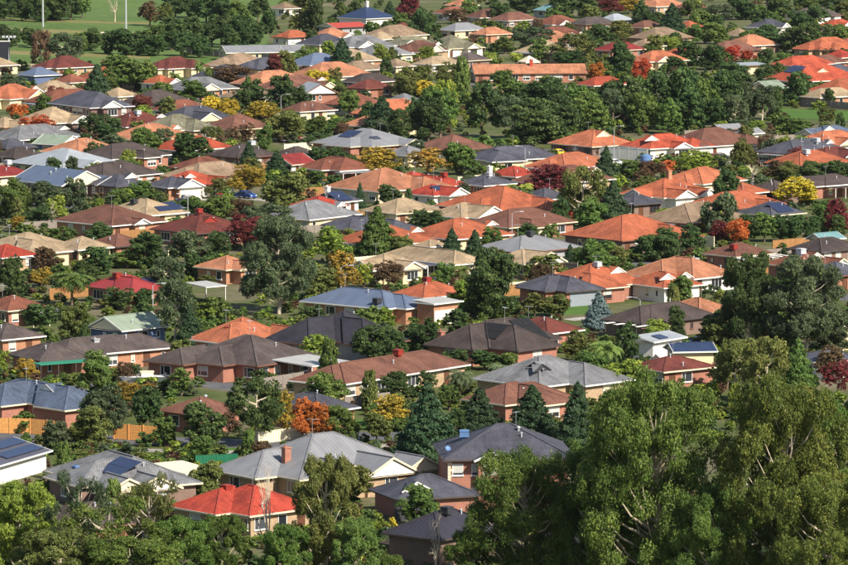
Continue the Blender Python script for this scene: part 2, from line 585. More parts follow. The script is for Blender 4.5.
def garage_mesh(w, mat):
    m = MB()
    h = 2.0
    n = 8
    for k in range(n):
        m.box(-w / 2, w / 2, -0.05 - (0.0 if k % 2 else 0.015), 0.0, h * k / n, h * (k + 1) / n - 0.015)
    m.box(-w / 2 - 0.09, -w / 2 - 0.003, -0.09, 0.02, 0, h + 0.08)
    m.box(w / 2 + 0.003, w / 2 + 0.09, -0.09, 0.02, 0, h + 0.08)
    m.box(-w / 2, w / 2, -0.09, 0.02, h + 0.003, h + 0.08)
    return m.mesh('garage_door_or_shade', mat)
def door_mesh():
    m = MB()
    m.box(-0.42, 0.42, -0.05, 0.02, 0.06, 2.06)
    m.box(-0.50, -0.423, -0.08, 0.02, 0.0, 2.14)
    m.box(0.423, 0.50, -0.08, 0.02, 0.0, 2.10)
    m.box(-0.42, 0.42, -0.08, 0.02, 2.063, 2.14)
    m.box(-0.28, 0.28, -0.065, -0.05, 1.15, 1.85)
    m.box(-0.28, 0.28, -0.065, -0.05, 0.25, 0.95)
    m.tube([(0.34, -0.09, 1.02), (0.34, -0.05, 1.02)], 0.03, 6)
    return m.mesh('door', 'door_brown')

HOUSES = []     # (centre, L, D, rz, desc) for later placement and labels
DESCS = {}
INFILL = set()
def H(desc, xA, xB, xC, yB, a, roof, wall, *feats, kind='hip', st=1, infill=False, pitch=24.5, ez=None, L=None, D=None, trim=None, cat='house', name=None, eave=0.5, win=1, sr=None):
    metal = roof.startswith('m_')
    rkey = roof[2:] if metal else roof
    rmat = ('metal_' if metal else 'tile_') + rkey
    wmat = WALLS[wall]
    ze = ez or (2.35 if st == 1 else 5.2)
    if 135 <= yB < 260 and cat == 'house':
        w_ = xC - xA
        xA, xC = xA - 0.04 * w_, xC + 0.04 * w_
    if yB < 135:         # far roofs run on behind the trees in front of them
        w_ = xC - xA
        xA, xC = xA - 0.13 * w_, xC + 0.13 * w_
        pitch += 3
    if xB is None:
        xB = xA + (xC - xA) * 0.42
    ar = R(a)
    e1 = Vector((math.cos(ar), math.sin(ar), 0))
    e2 = Vector((-math.sin(ar), math.cos(ar), 0))
    B = at(xB, yB, ze)
    def solve(e, xt):
        lo, hi = 0.0, 60.0
        f = lambda l: proj(B + e * l)[0]
        sg = 1 if f(10) > f(0) else -1
        for _ in range(40):
            mid = (lo + hi) / 2
            if (f(mid) - xt) * sg < 0:
                lo = mid
            else:
                hi = mid
        return lo
    mn, mx = (4.0, 34.0) if cat != 'house' else (7.5, 34.0)
    L = L or min(mx, max(mn, solve(e1, xC)))
    D = D or min(19.0 if cat == 'house' else 30.0, max(mn, solve(e2, xA)))
    ctr = B + e1 * (L / 2) + e2 * (D / 2)
    tp = math.tan(R(pitch))
    near = yB > 190
    nm = name or ('house' if cat == 'house' else 'shed')
    assert desc not in DESCS, desc
    DESCS[desc] = 1
    h = thing(nm, desc, cat, (ctr.x, ctr.y, 0), ar, 'houses of the suburb' if cat == 'house' else 'sheds in the back yards')
    HOUSES.append((Vector((ctr.x, ctr.y, 0)), L, D, ar, desc, feats))
    if infill:
        INFILL.add(desc)
    trimm = trim or ('trim_white' if wall in ('cr', 'wh', 'ob', 'cb', 'tn') and rng.random() < 0.75 else rng.choice(('trim_dark', 'trim_brown', 'trim_cream', 'trim_white')))
    hx, hy = L / 2, D / 2
    ridge_x = L >= D          # ridge along local x
    rf, caps = MB(), []
    GF, BG, wl_ = [], [], MB()
    gut = MB()
    th = 0.10
    def frame_main(u, v, z):
        return (u, v, z)
    z = ze
    if kind == 'hip':
        if ridge_x:
            rz_ = hy * tp
            r0, r1 = (-hx + hy, 0, z + rz_), (hx - hy, 0, z + rz_)
        else:
            rz_ = hx * tp
            r0, r1 = (0, -hy + hx, z + rz_), (0, hy - hx, z + rz_)
        c = [(-hx, -hy, z), (hx, -hy, z), (hx, hy, z), (-hx, hy, z)]
        if abs(L - D) < 0.2:
            for i in range(4):
                rf.slope([c[i], c[(i + 1) % 4], r0])
                caps.append((c[i], r0))
        elif ridge_x:
            rf.slope([c[0], c[1], r1, r0]); rf.slope([c[2], c[3], r0, r1]); rf.slope([c[1], c[2], r1]); rf.slope([c[3], c[0], r0])
            caps += [(c[0], r0), (c[3], r0), (c[1], r1), (c[2], r1), (r0, r1)]
        else:
            rf.slope([c[0], c[1], r0]); rf.slope([c[1], c[2], r1, r0]); rf.slope([c[2], c[3], r1]); rf.slope([c[3], c[0], r0, r1])
            caps += [(c[0], r0), (c[1], r0), (c[2], r1), (c[3], r1), (r0, r1)]
        hgt = lambda x, y: ze + max(0, min(hx - abs(x), hy - abs(y))) * tp
    elif kind == 'gable':
        if ridge_x:
            zr = z + hy * tp
            rf.slope([(-hx, -hy, z), (hx, -hy, z), (hx, 0, zr), (-hx, 0, zr)])
            rf.slope([(hx, hy, z), (-hx, hy, z), (-hx, 0, zr), (hx, 0, zr)])
            caps.append(((-hx, 0, zr), (hx, 0, zr)))
            for sx in (-1, 1):
                gfaces, barge = MB(), MB()
                GF.append(gfaces); BG.append(barge)
                gx = sx * (hx - 0.22)
                gfaces.poly([(gx, -hy + eave, z - 0.05), (gx, hy - eave, z - 0.05), (gx, 0, zr - 0.25)])
                for sy in (-1, 1):
                    barge.bar((sx * (hx - 0.02), sy * hy, z - 0.07), (sx * (hx - 0.02), 0, zr - 0.07), 0.06, 0.2)
            hgt = lambda x, y: ze + max(0, hy - abs(y)) * tp
        else:
            zr = z + hx * tp
            rf.slope([(-hx, -hy, z), (-hx, hy, z), (0, hy, zr), (0, -hy, zr)])
            rf.slope([(hx, hy, z), (hx, -hy, z), (0, -hy, zr), (0, hy, zr)])
            caps.append(((0, -hy, zr), (0, hy, zr)))
            for sy in (-1, 1):
                gfaces, barge = MB(), MB()
                GF.append(gfaces); BG.append(barge)
                gy = sy * (hy - 0.22)
                gfaces.poly([(-hx + eave, gy, z - 0.05), (hx - eave, gy, z - 0.05), (0, gy, zr - 0.25)])
                for sx in (-1, 1):
                    barge.bar((sx * hx, sy * (hy - 0.02), z - 0.07), (0, sy * (hy - 0.02), zr - 0.07), 0.06, 0.2)
            hgt = lambda x, y: ze + max(0, hx - abs(x)) * tp
    else:  # skillion / flat: a slab sloping gently to the front
        zb = z + D * math.tan(R(4))
        rf.slope([(-hx, -hy, z), (hx, -hy, z), (hx, hy, zb), (-hx, hy, zb)])
        wl_.poly([(-hx + eave, hy - eave, z - 0.1), (hx - eave, hy - eave, z - 0.1), (hx - eave, hy - eave, zb - 0.1), (-hx + eave, hy - eave, zb - 0.1)])
        for sx in (-1, 1):
            gx = sx * (hx - eave)
            wl_.poly([(gx, -hy + eave, z - 0.1), (gx, hy - eave, z - 0.1), (gx, hy - eave, zb - 0.1)])
        hgt = lambda x, y: ze + (y + hy) * math.tan(R(4))
    # main walls and gutters
    wl_.box(-hx + eave, hx - eave, -hy + eave, hy - eave, 0.0, ze - 0.16, 'tb')
    g0, g1 = ze - 0.17, ze + 0.01
    for x0, x1, y0, y1 in ((-hx - th, hx + th, -hy - th, -hy), (-hx - th, hx + th, hy, hy + th), (-hx - th, -hx, -hy, hy), (hx, hx + th, -hy, hy)):
        if kind == 'gable' and ((ridge_x and abs(x1 - x0) < 0.2) or (not ridge_x and abs(y1 - y0) < 0.2)):
            continue
        gut.box(x0, x1, y0, y1, g0, g1)
    gut.poly([(-hx, -hy, g0 + 0.01), (hx, -hy, g0 + 0.01), (hx, hy, g0 + 0.01), (-hx, hy, g0 + 0.01)])
    # wings
    T = {'R': lambda u, v, zz: (u, -hy - v, zz), 'L': lambda u, v, zz: (-hx - v, u, zz)}
    flen = {'R': L, 'L': D}
    taken = {'R': [], 'L': []}
    spots = []           # (position, rotation, u-length) of wing fronts for windows
    nw = 0
    for f in feats:
        if f[0] in ('g', 'h'):
            nw += 1
            _, sd, t, w, p = f[:5]
            w = min(w, (D if sd == 'R' else L) * 0.98)
            F = T[sd]
            uc = -flen[sd] / 2 + t * flen[sd]
            zz = ze - 0.012 * nw
            hw = w / 2
            zr = zz + hw * tp
            if f[0] == 'g':
                gfaces, barge = MB(), MB()
                GF.append(gfaces); BG.append(barge)
                for s in (-1, 1):
                    rf.slope([F(uc + s * hw, p, zz), F(uc + s * hw, 0, zz), F(uc, -hw, zr), F(uc, p, zr)])
                    barge.bar(F(uc + s * hw, p - 0.02, zz - 0.06), F(uc, p - 0.02, zr - 0.06), 0.06, 0.22)
                gfaces.poly([F(uc - hw + 0.3, p - 0.24, zz - 0.06), F(uc + hw - 0.3, p - 0.24, zz - 0.06), F(uc, p - 0.24, zr - 0.2)])
                caps.append((F(uc, p, zr), F(uc, -hw, zr)))
            else:
                for s in (-1, 1):
                    rf.slope([F(uc + s * hw, p, zz), F(uc + s * hw, 0, zz), F(uc, -hw, zr), F(uc, p - hw, zr)])
                    caps.append((F(uc + s * hw, p, zz), F(uc, p - hw, zr)))
                rf.slope([F(uc - hw, p, zz), F(uc + hw, p, zz), F(uc, p - hw, zr)])
                caps.append((F(uc, p - hw, zr), F(uc, -hw, zr)))
            a_, b_ = F(uc - hw + eave, p - eave, 0), F(uc + hw - eave, -eave - 0.02, 0)
            wl_.box(min(a_[0], b_[0]), max(a_[0], b_[0]), min(a_[1], b_[1]), max(a_[1], b_[1]), 0, zz - 0.17, 'tb')
            segs = [((uc - hw - th, 0), (uc - hw, p)), ((uc + hw, 0), (uc + hw + th, p))]
            if f[0] == 'h':
                segs.append(((uc - hw - th, p), (uc + hw + th, p + th)))
            for (u0, v0), (u1, v1) in segs:
                a_, b_ = F(u0, v0, 0), F(u1, v1, 0)
                gut.box(min(a_[0], b_[0]), max(a_[0], b_[0]), min(a_[1], b_[1]), max(a_[1], b_[1]), zz - 0.17, zz + 0.008)
            gut.poly([F(uc - hw, p, zz - 0.165), F(uc + hw, p, zz - 0.165), F(uc + hw, 0, zz - 0.165), F(uc - hw, 0, zz - 0.165)])
            taken[sd].append((uc - hw, uc + hw))
            spots.append((sd, uc, p, w))
    walls = part(wl_, 'wall', wmat, h)
    roof_o = part(rf, 'roof', rmat, h)
    for gfaces in GF:
        part(gfaces, 'gable', {'cr': 'render_cream', 'wh': 'render_white'}.get(wall, rng.choice(('trim_cream', 'trim_white')) if cat == 'house' else wmat), h)
    for barge in BG:
        part(barge, 'barge_board', trimm if trimm != 'trim_dark' else 'trim_white', h)
    part(gut, 'gutter', trimm, h)
    if not metal or near:
        capm = 'cap_' + rkey
        if capm not in MATS:
            plain(capm, tuple(k * 0.62 for k in lin(ROOFC[rkey])), 0.75, 0.2)
        if yB > 120:
            for p, q in caps:
                p, q = Vector(p), Vector(q)
                if (q - p).length > 1.0:
                    e = (q - p).normalized() * 0.05
                    c_ = MB().bar(p + Vector((0, 0, 0.03)) + e, q + Vector((0, 0, 0.03)) - e, 0.26, 0.10)
                    part(c_, 'ridge_cap', capm, roof_o)
    # openings
    frm = 'trim_white' if (rng.random() < 0.8 or wall in ('ob', 'tn')) else 'trim_brown'
    def opening(sd, u, out, zc, kindw):
        x, y, _ = T[sd](u, out, 0)
        rz = 0 if sd == 'R' else -math.pi / 2
        if kindw == 'door':
            return put('door', proto('door', door_mesh), h, (x, y, 0), (0, 0, rz))
        if kindw[0] == 'garage':
            return put('garage_door_or_shade', proto(kindw, lambda: garage_mesh(kindw[1], kindw[2])), h, (x, y, 0.02), (0, 0, rz))
        w, hh = kindw
        fm, pm, bm, cm = win_mesh(w, hh, frm)
        o = put('window', fm, h, (x, y, zc), (0, 0, rz))
        put('pane', pm, o)
        k = rng.random()
        if k < 0.30:
            put('blind', bm, o)
        elif k < 0.45:
            put('curtain', cm, o)
        return o
    out0 = -eave + 0.004
    for f in feats:
        if f[0] == 'ga':
            _, sd, t = f[:3]
            w = f[3] if len(f) > 3 else 4.8
            gm = f[4] if len(f) > 4 else 'garage_white'
            uc = -flen[sd] / 2 + t * flen[sd]
            on = [s for s in spots if s[0] == sd and abs(s[1] - uc) < s[3] / 2]
            o_ = out0 + (on[0][2] if on else 0)
            if on:
                uc = on[0][1]
                spots.remove(on[0])
                w = min(w, on[0][3] - 1.4)
            opening(sd, uc, o_, 0, ('garage', w, gm))
            taken[sd].append((uc - w / 2 - 0.4, uc + w / 2 + 0.4))
    if win:
        for lvl in range(st):
            zc = 1.32 + 2.75 * lvl
            for sd in 'RL':
                n = flen[sd]
                u = -n / 2 + eave + rng.uniform(1.0, 1.8)
                doored = lvl > 0
                while u < n / 2 - eave - 1.0:
                    k = rng.choice(((1.8, 1.3), (1.2, 1.3), (2.4, 1.4), (0.9, 1.2), (1.8, 1.3), (0.6, 1.0)))
                    if not any(a_ - k[0] / 2 - 0.1 < u < b_ + k[0] / 2 + 0.1 for a_, b_ in taken[sd]):
                        if not doored and sd == 'R' and rng.random() < 0.3:
                            doored = True
                            opening(sd, u, out0, 0, 'door')
                        else:
                            opening(sd, u, out0, zc, k)
                    u += rng.uniform(2.2, 3.8)
            for sd, uc, p, w in spots:
                if w > 4:
                    opening(sd, uc, p + out0, zc, (2.4, 1.4) if w < 7 else (1.8, 1.3))
                elif w > 2.4:
                    opening(sd, uc, p + out0, zc, (1.2, 1.3))
    # things on the roof and at the wall
    def up_slope(sd, t, v):
        """a point on the front or side slope, t along, v up"""
        d = v * (hy if sd == 'R' else hx) if (sd == 'R') == ridge_x or kind == 'hip' else 0
        d = min(d, min(hx, hy))
        u = -flen[sd] / 2 + t * flen[sd]
        x, y, _ = T[sd](u, -d, 0)
        return Vector((x, y, hgt(x, y)))
    for f in feats:
        k = f[0]
        if k in ('co', 'ch', 've', 'an', 'di', 'wh'):
            x, y = f[1] * L, f[2] * D
            zt = hgt(x, y)
            if k == 'co':
                put('rooftop_cooler', proto(('co', f[3]), lambda: cooler_mesh(f[3])), roof_o, (x, y, zt + 0.22), (0, 0, rng.uniform(-0.1, 0.1)), (.85, .85, .85))
            elif k == 'ch':
                cm_ = f[3] if len(f) > 3 else 'brick_red'
                put('chimney', proto(('ch', cm_), lambda: chimney_mesh(cm_)), roof_o, (x, y, zt + 0.2))
            elif k == 've':
                put('roof_vent', proto('ve', vent_mesh), roof_o, (x, y, zt))
            elif k == 'wh':
                put('roof_vent', proto('wh', whirly_mesh), roof_o, (x, y, zt))
            elif k == 'an':
                put('antenna', proto('an', antenna_mesh), roof_o, (x, y, zt), (0, 0, rng.uniform(0, 3)))
            elif k == 'di':
                put('satellite_dish', proto('di', dish_mesh), roof_o, (x, y, zt + 0.1), (0, 0, -ar), (.75, .75, .75))
        elif k == 'so':
            _, sd, t, v, rows, cols = f[:6]
            p0 = up_slope(sd, t, v)
            ax = Vector((1, 0, 0)) if sd == 'R' else Vector((0, -1, 0))
            inw = Vector((0, 1, 0)) if sd == 'R' else Vector((1, 0, 0))
            cs, sn = math.cos(R(pitch)), math.sin(R(pitch))
            for r_ in range(rows):
                for c_ in range(cols):
                    du = (c_ - (cols - 1) / 2) * 1.04
                    dv = (r_ - (rows - 1) / 2) * 1.66
                    p = p0 + ax * du + inw * (dv * cs) + Vector((0, 0, dv * sn + 0.12))
                    o = put('heating_mat' if len(f) > 6 else 'solar_panel', proto(('so', f[6:]), lambda: solar_mesh(*f[6:])), roof_o, p)
                    o.rotation_euler = (R(pitch), 0, 0) if sd == 'R' else (R(pitch), 0, -math.pi / 2)
        elif k == 'gt':
            _, sd, t, v, w = f[:5]
            d = v * min(hx, hy)
            F = T[sd]
            uc = -flen[sd] / 2 + t * flen[sd]
            zb = ze + d * tp + 0.02
            ris = w / 2 * 0.6
            gb, gr = MB(), MB()
            gb.poly([F(uc - w / 2, -d, zb), F(uc + w / 2, -d, zb), F(uc, -d, zb + ris)])
            for s in (-1, 1):
                gr.slope([F(uc + s * (w / 2 + 0.12), -d + 0.15, zb - 0.03), F(uc, -d + 0.15, zb + ris + 0.06), F(uc, -d - ris / tp, zb + ris + 0.06), F(uc + s * (w / 2 + 0.12), -d - 0.05, zb - 0.03)])
                gb.bar(F(uc + s * (w / 2 + 0.1), -d + 0.1, zb), F(uc, -d + 0.1, zb + ris), 0.06, 0.14)
            part(gb, 'gable_vent', 'trim_cream' if len(f) < 6 else f[5], roof_o)
            part(gr, 'roof_cap', rmat, roof_o)
        elif k == 'po':
            _, sd, t, w, p, mat = f[:6]
            F = T[sd]
            uc = -flen[sd] / 2 + t * flen[sd]
            zt = ze - 0.22 if len(f) < 7 else f[6]
            rr = MB()
            a_, b_ = F(uc - w / 2, p, 0), F(uc + w / 2, 0.12, 0)
            x0, x1, y0, y1 = min(a_[0], b_[0]), max(a_[0], b_[0]), min(a_[1], b_[1]), max(a_[1], b_[1])
            rr.box(x0, x1, y0, y1, zt - 0.09, zt)
            part(rr, 'verandah_roof', mat, h)
            n = max(2, int(w / 2.6) + 1)
            for i in range(n):
                pp = F(uc - w / 2 + 0.1 + (w - 0.2) * i / (n - 1), p - 0.1, 0)
                part(MB().box(pp[0] - 0.06, pp[0] + 0.06, pp[1] - 0.06, pp[1] + 0.06, 0, zt - 0.09), 'post', trimm, h)
        elif k == 'pg':       # pergola: open slats
            _, sd, t, w, p, mat = f[:6]
            F = T[sd]
            uc = -flen[sd] / 2 + t * flen[sd]
            zt = ze - 0.15
            n = max(3, int(w / 1.5))
            for i in range(n):
                u = uc - w / 2 + w * i / (n - 1)
                a_, b_ = F(u - 0.36, p, 0), F(u + 0.36, 0.1, 0)
                part(MB().box(min(a_[0], b_[0]), max(a_[0], b_[0]), min(a_[1], b_[1]), max(a_[1], b_[1]), zt - 0.06, zt), 'slat', mat, h)
            for u in (uc - w / 2, uc + w / 2):
                pp = F(u, p - 0.2, 0)
                part(MB().box(pp[0] - 0.06, pp[0] + 0.06, pp[1] - 0.06, pp[1] + 0.06, 0, zt - 0.06), 'post', trimm, h)
        elif k == 'aw':
            _, sd, t, w, p, mat = f[:6]
            F = T[sd]
            uc = -flen[sd] / 2 + t * flen[sd]
            aw = MB()
            n = 12
            for i in range(n):
                u0, u1 = uc - w / 2 + w * i / n, uc - w / 2 + w * (i + 1) / n
                aw.poly([F(u0, -0.3, 2.35), F(u1, -0.3, 2.35), F(u1, p, 1.75), F(u0, p, 1.75)])
                aw.poly([F(u0, p, 1.75), F(u1, p, 1.75), F(u1, p, 1.55), F((u0 + u1) / 2, p, 1.5), F(u0, p, 1.55)])
            part(aw, 'awning', mat, h)
        elif k == 'sk':
            _, sd, t, v, w, hh = f[:6]
            p0 = up_slope(sd, t, v)
            cs, sn = math.cos(R(pitch)), math.sin(R(pitch))
            m_ = MB().box(-w / 2, w / 2, -hh / 2, hh / 2, 0, 0.12)
            o = part(m_, 'skylight', f[6] if len(f) > 6 else 'glass', roof_o)
            o.location = p0
            o.rotation_euler = (R(pitch), 0, 0) if sd == 'R' else (R(pitch), 0, -math.pi / 2)
    # a few pipes and aerials that every roof has
    used = {f[0] for f in feats}
    if cat == 'house' and yB > 110:
        if 've' not in used:
            for _ in range(rng.choice((1, 1, 2))):
                x, y = rng.uniform(-0.3, 0.3) * L, rng.uniform(-0.4, 0.1) * D
                put('roof_vent', proto('ve', vent_mesh), roof_o, (x, y, hgt(x, y)))
        if 'an' not in used and rng.random() < 0.45:
            x, y = rng.uniform(-0.25, 0.25) * L, rng.uniform(-0.1, 0.25) * D
            put('antenna', proto('an', antenna_mesh), roof_o, (x, y, hgt(x, y)), (0, 0, rng.uniform(0, 3)))
        if not (used & {'co', 'ch'}) and rng.random() < 0.07:
            x, y = rng.uniform(-0.2, 0.2) * L, rng.uniform(-0.25, 0.0) * D
            put('rooftop_cooler', proto(('co', 'plastic_grey'), lambda: cooler_mesh('plastic_grey')), roof_o, (x, y, hgt(x, y) + 0.28))
    return h
# ---- the far side, up to the playing fields
H('small rust tiled house below the playing field', 56, 70, 88, 83, 45, 'redbrown', 'ob')
H('low beige roofed house behind a scarlet tree', 31, 45, 75, 91, 40, 'beige', 'tn')
H('tan roofed cottage behind the tall cone conifer', 108, 118, 137, 97, 48, 'beige', 'cr')
H('white gabled house with orange roof by palms', 152, 160, 170, 84, 48, 'orange', 'wh', ('g', 'R', 0.5, 5, 2))
H('two storey maroon brick house with white arched gable', 52, 90, 125, 108, 34, 'slate', 'mb', ('g', 'R', 0.45, 5.5, 1.5), st=2, trim='trim_white', pitch=25)
H('broad dark brown roofed house behind a crimson tree', 122, 150, 192, 107, 45, 'darkbrown', 'rb')
H('rust roofed house with orange verandah posts', 156, 172, 209, 112, 38, 'redbrown', 'wh', ('po', 'R', 0.4, 6, 2, 'trim_brown'))
H('long slate clad clubroom beside the playing field', 26, 34, 58, 76, 40, 'm_bluegrey', 'bu', cat='house', win=0)
H('pale roofed house beside the dark scoreboard', -12, -2, 13, 66, 45, 'beige', 'cr')
H('long grey green hall with blue end wall', 214, 226, 297, 53, 14, 'm_grey', 'cr', ('ve', .2, -.2), kind='gable', D=11, pitch=14)
H('copper roofed house with white side wall', 277, 288, 311, 38, 42, 'orange', 'wh')
H('pinkish tan roofed house with white walls', 311, 326, 352, 38, 36, 'salmon', 'wh', ('g', 'R', 0.7, 5, 1.5))
H('navy pyramid roofed hall with white walls', 343, 366, 391, 19, 45, 'm_navy', 'wh', ('ch', 0, 0, 'render_white'), ez=4.2, trim='trim_white')
H('low scarlet roofed shed beside navy hall', 322, 336, 364, 28, 40, 'm_red', 'gr', kind='gable', pitch=12)
H('pale tan roofed house beyond the navy hall', 366, 378, 398, 40, 45, 'beige', 'tn')
H('moss coloured roof house with white gable end', 388, 400, 431, 45, 38, 'olive', 'wh', ('g', 'R', 0.2, 5, 2))
H('grey hipped house with small white gable', 354, 372, 408, 56, 40, 'grey', 'cr', ('g', 'L', 0.5, 5, 2))
H('fawn roofed house beside the white carport', 336, 352, 380, 71, 42, 'tan', 'cr', ('po', 'L', 0.5, 4, 3, 'trim_white'))
H('apricot roofed house behind a yellow tree', 295, 318, 367, 78, 40, 'salmon', 'tn')
H('silver metal gabled house behind yellow tree', 296, 304, 334, 94, 20, 'm_lightgrey', 'rb', kind='gable', D=10)
H('brick red roofed house among dark trees', 354, 366, 390, 89, 45, 'maroon', 'rb')
H('umber roofed house beyond the apricot one', 346, 360, 393, 83, 40, 'darkbrown', 'bb')
H('cream house with twin tan gables', 224, 238, 271, 98, 40, 'tan', 'cr', ('g', 'R', 0.3, 5, 2), ('g', 'R', 0.75, 5, 2))
H('cocoa roofed house with cream fence wall', 287, 300, 332, 112, 42, 'brown', 'cr', ('an', 0, 0))
H('russet hipped house with cream side walls', 328, 355, 380, 106, 50, 'redbrown', 'cr')
H('plain grey roofed house under yellow tree', 396, 404, 420, 103, 45, 'grey', 'cr')
H('far white house beside small orange tree', 277, 284, 295, 9, 45, 'tan', 'wh')
H('far russet roofed house with white wall', 436, 449, 470, 14, 45, 'redbrown', 'wh')
H('far pink roofed house at the slope', 450, 460, 476, 6, 45, 'salmon', 'tn')
H('far chestnut roofed house with long ridge', 468, 480, 512, 18, 35, 'brown', 'tn')
H('far chocolate roofed house with dark windows', 492, 508, 535, 21, 45, 'brown', 'bb')
H('far amber roofed house with white porch', 536, 552, 579, 25, 40, 'redbrown', 'wh', ('g', 'R', .3, 5, 2))
H('far taupe roofed house beyond leafy gum', 572, 586, 613, 25, 45, 'browngrey', 'tn')
H('far pale metal roofed house by orange foliage', 606, 614, 632, 21, 45, 'm_lightgrey', 'gr')
H('ash grey roofed house beside peach roof', 442, 455, 482, 31, 42, 'm_grey', 'cr')
H('peach roofed house with pale orange tiles', 473, 486, 509, 35, 42, 'salmon', 'ob')
H('long olive roofed house with white gable', 424, 448, 478, 49, 40, 'olive', 'wh', ('g', 'R', .6, 5, 2))
H('dusky purple roofed house behind pale palms', 458, 468, 488, 61, 45, 'browngrey', 'bb')
H('pale straw roofed house near olive roof', 418, 432, 459, 65, 45, 'beige', 'cr')
H('long low pink terrace with orange roof', 469, 474, 580, 74, 6, 'salmon', 'rb', ('ve', .1, .0), ('ch', .02, -.1, 'render_red'), kind='gable', D=11, L=29, pitch=18)
H('bright red tiled house beside dense tree belt', 582, 594, 626, 86, 38, 'redorange', 'rb')
H('small tan gabled cottage in the tree belt', 495, 503, 520, 96, 50, 'tan', 'tn', kind='gable')
H('red roofed house beside a grey metal one', 598, 612, 641, 51, 42, 'crimson', 'rb')
H('teal roofed house far up the slope', 543, 549, 560, 11, 45, 'm_teal', 'gr')
H('far pink tan roofed house at slope top', 637, 656, 683, 7, 42, 'salmon', 'tn')
H('far walnut roofed house at slope top', 679, 688, 705, 9, 45, 'brown', 'bb')
H('far umber roofed house beside cone conifer', 630, 644, 663, 28, 45, 'brown', 'rb')
H('far small orange roofed house behind shrubs', 683, 690, 703, 28, 45, 'orange', 'ob')
H('grey tan roofed house with pale shrub', 634, 645, 663, 47, 45, 'tan', 'cr')
H('light orange roofed house with cream walls', 632, 650, 683, 62, 38, 'terracotta', 'cr', ('g', 'R', .3, 5, 1.5))
H('deep orange roofed house behind the light one', 658, 675, 701, 58, 44, 'orange', 'ob')
H('wide brown roofed house by red maple', 705, 726, 756, 52, 45, 'brown', 'rb')
H('slate roofed house with bright white gable', 749, 770, 787, 28, 55, 'slate', 'wh', ('g', 'R', .5, 5, 2))
H('long grey brown roofed far house', 790, 806, 837, 17, 42, 'browngrey', 'wh')
H('vermilion roofed far house with white trim', 824, 836, 856, 27, 48, 'redorange', 'wh', ('g', 'R', .3, 5, 2))
H('scarlet tiled house behind a grey gum', 776, 792, 829, 66, 40, 'redorange', 'ob')
H('brown roofed house behind the scarlet tiles', 806, 822, 845, 64, 48, 'brown', 'rb')
H('small red roofed house beside bare tree', 834, 842, 858, 58, 45, 'red', 'ob')
H('long vermilion house with roof solar panels', 774, 794, 856, 82, 28, 'redorange', 'tn', ('so', 'L', .5, .45, 2, 6), ('gt', 'R', .5, .5, 3))
H('dark slate roofed house above vermilion one', 824, 836, 856, 73, 45, 'slate', 'rb')
H('green roofed cream gabled cottage by lawn', 764, 771, 784, 90, 50, 'palegreen', 'cr', kind='gable')
H('tan roofed brick house behind paling fence', 808, 820, 856, 98, 40, 'beige', 'ob')
H('low pale flat garage in dark trees', 731, 740, 766, 66, 30, 'm_lightgrey', 'cr', kind='flat', cat='shed', name='garage', win=0)
# ---- second band
H('beige gabled house behind an orange tree', 22, 46, 84, 124, 38, 'beige', 'bb', ('g', 'R', .7, 6, 2))
H('straw roofed house with tall chimney', -8, 4, 26, 128, 48, 'beige', 'cr', ('g', 'R', .5, 5, 2))
H('pale green roofed house with navy wall', 34, 62, 81, 145, 55, 'm_palegreen', 'bu', kind='gable')
H('charcoal roofed house beside pale green roof', -10, 6, 36, 149, 42, 'slate', 'gr')
H('coffee roofed house above the silver roof', -6, 14, 47, 158, 45, 'darkbrown', 'bb')
H('very wide silver grey hipped metal house', 10, 62, 122, 168, 42, 'm_lightgrey', 'cr', ('g', 'R', .4, 7, 3), pitch=20)
H('dark red roofed house by blue grey roof', -20, -2, 33, 177, 45, 'crimson', 'rb')
H('blue grey house with row of roof vents', 14, 62, 108, 186, 38, 'm_bluegrey', 'mb', ('wh', -.2, .0), ('wh', -.1, .0), ('wh', 0, .0), ('wh', .1, .0), ('wh', .2, .0), ('g', 'R', .85, 6.5, 2.5), kind='gable', trim='trim_white')
H('slate hipped house with white gable tip', 88, 116, 148, 187, 42, 'slate', 'bb', ('gt', 'R', .7, .6, 3.2, 'trim_white'))
H('bright orange red roofed house with white porch', 154, 186, 226, 186, 44, 'redorange', 'wh', ('g', 'R', .75, 6, 2), ('gt', 'R', .3, .5, 2.6, 'trim_white'))
H('small charcoal house with cream gabled garage', 149, 168, 193, 188, 40, 'slate', 'ob', ('g', 'R', .6, 6.5, 1.5), ('ga', 'R', .6), trim='trim_white')
H('twin hipped olive tan house near oak', 144, 170, 209, 131, 44, 'olive', 'tn', ('h', 'R', .6, 8, 3))
H('orange red house behind a round dark tree', 151, 178, 232, 151, 40, 'redorange', 'wh', ('g', 'R', .15, 5, 1.5))
H('rusty brown roofed house with wide eaves', 170, 196, 237, 170, 42, 'redbrown', 'rb')
H('tawny brown low roofed house near lamp', 208, 232, 268, 130, 42, 'brown', 'cr')
H('grey metal house with many hips and skylights', 314, 372, 420, 147, 46, 'm_grey', 'rb', ('h', 'L', .4, 8, 3), ('sk', 'R', .3, .4, 2.2, 1.4), ('so', 'L', .6, .6, 2, 4), ('g', 'R', .7, 6, 2), pitch=21)
H('dark umber roofed house above the conifers', 208, 238, 277, 158, 42, 'darkbrown', 'bb')
H('dusty brown roofed house by small red gable', 277, 294, 322, 157, 44, 'darkbrown', 'wh')
H('long red brown house with white verandah posts', 302, 340, 376, 171, 36, 'redbrown', 'rb', ('po', 'R', .5, 12, 3, 'metal_grey'), ('h', 'L', .5, 7, 2), trim='trim_white')
H('small red gabled house with white garage', 282, 292, 307, 165, 50, 'crimson', 'wh', kind='gable')
H('dark slate house with blue roof solar panels', 306, 336, 357, 203, 52, 'slate', 'wh', ('so', 'R', .45, .5, 2, 4), ('ch', -.2, 0, 'render_white'))
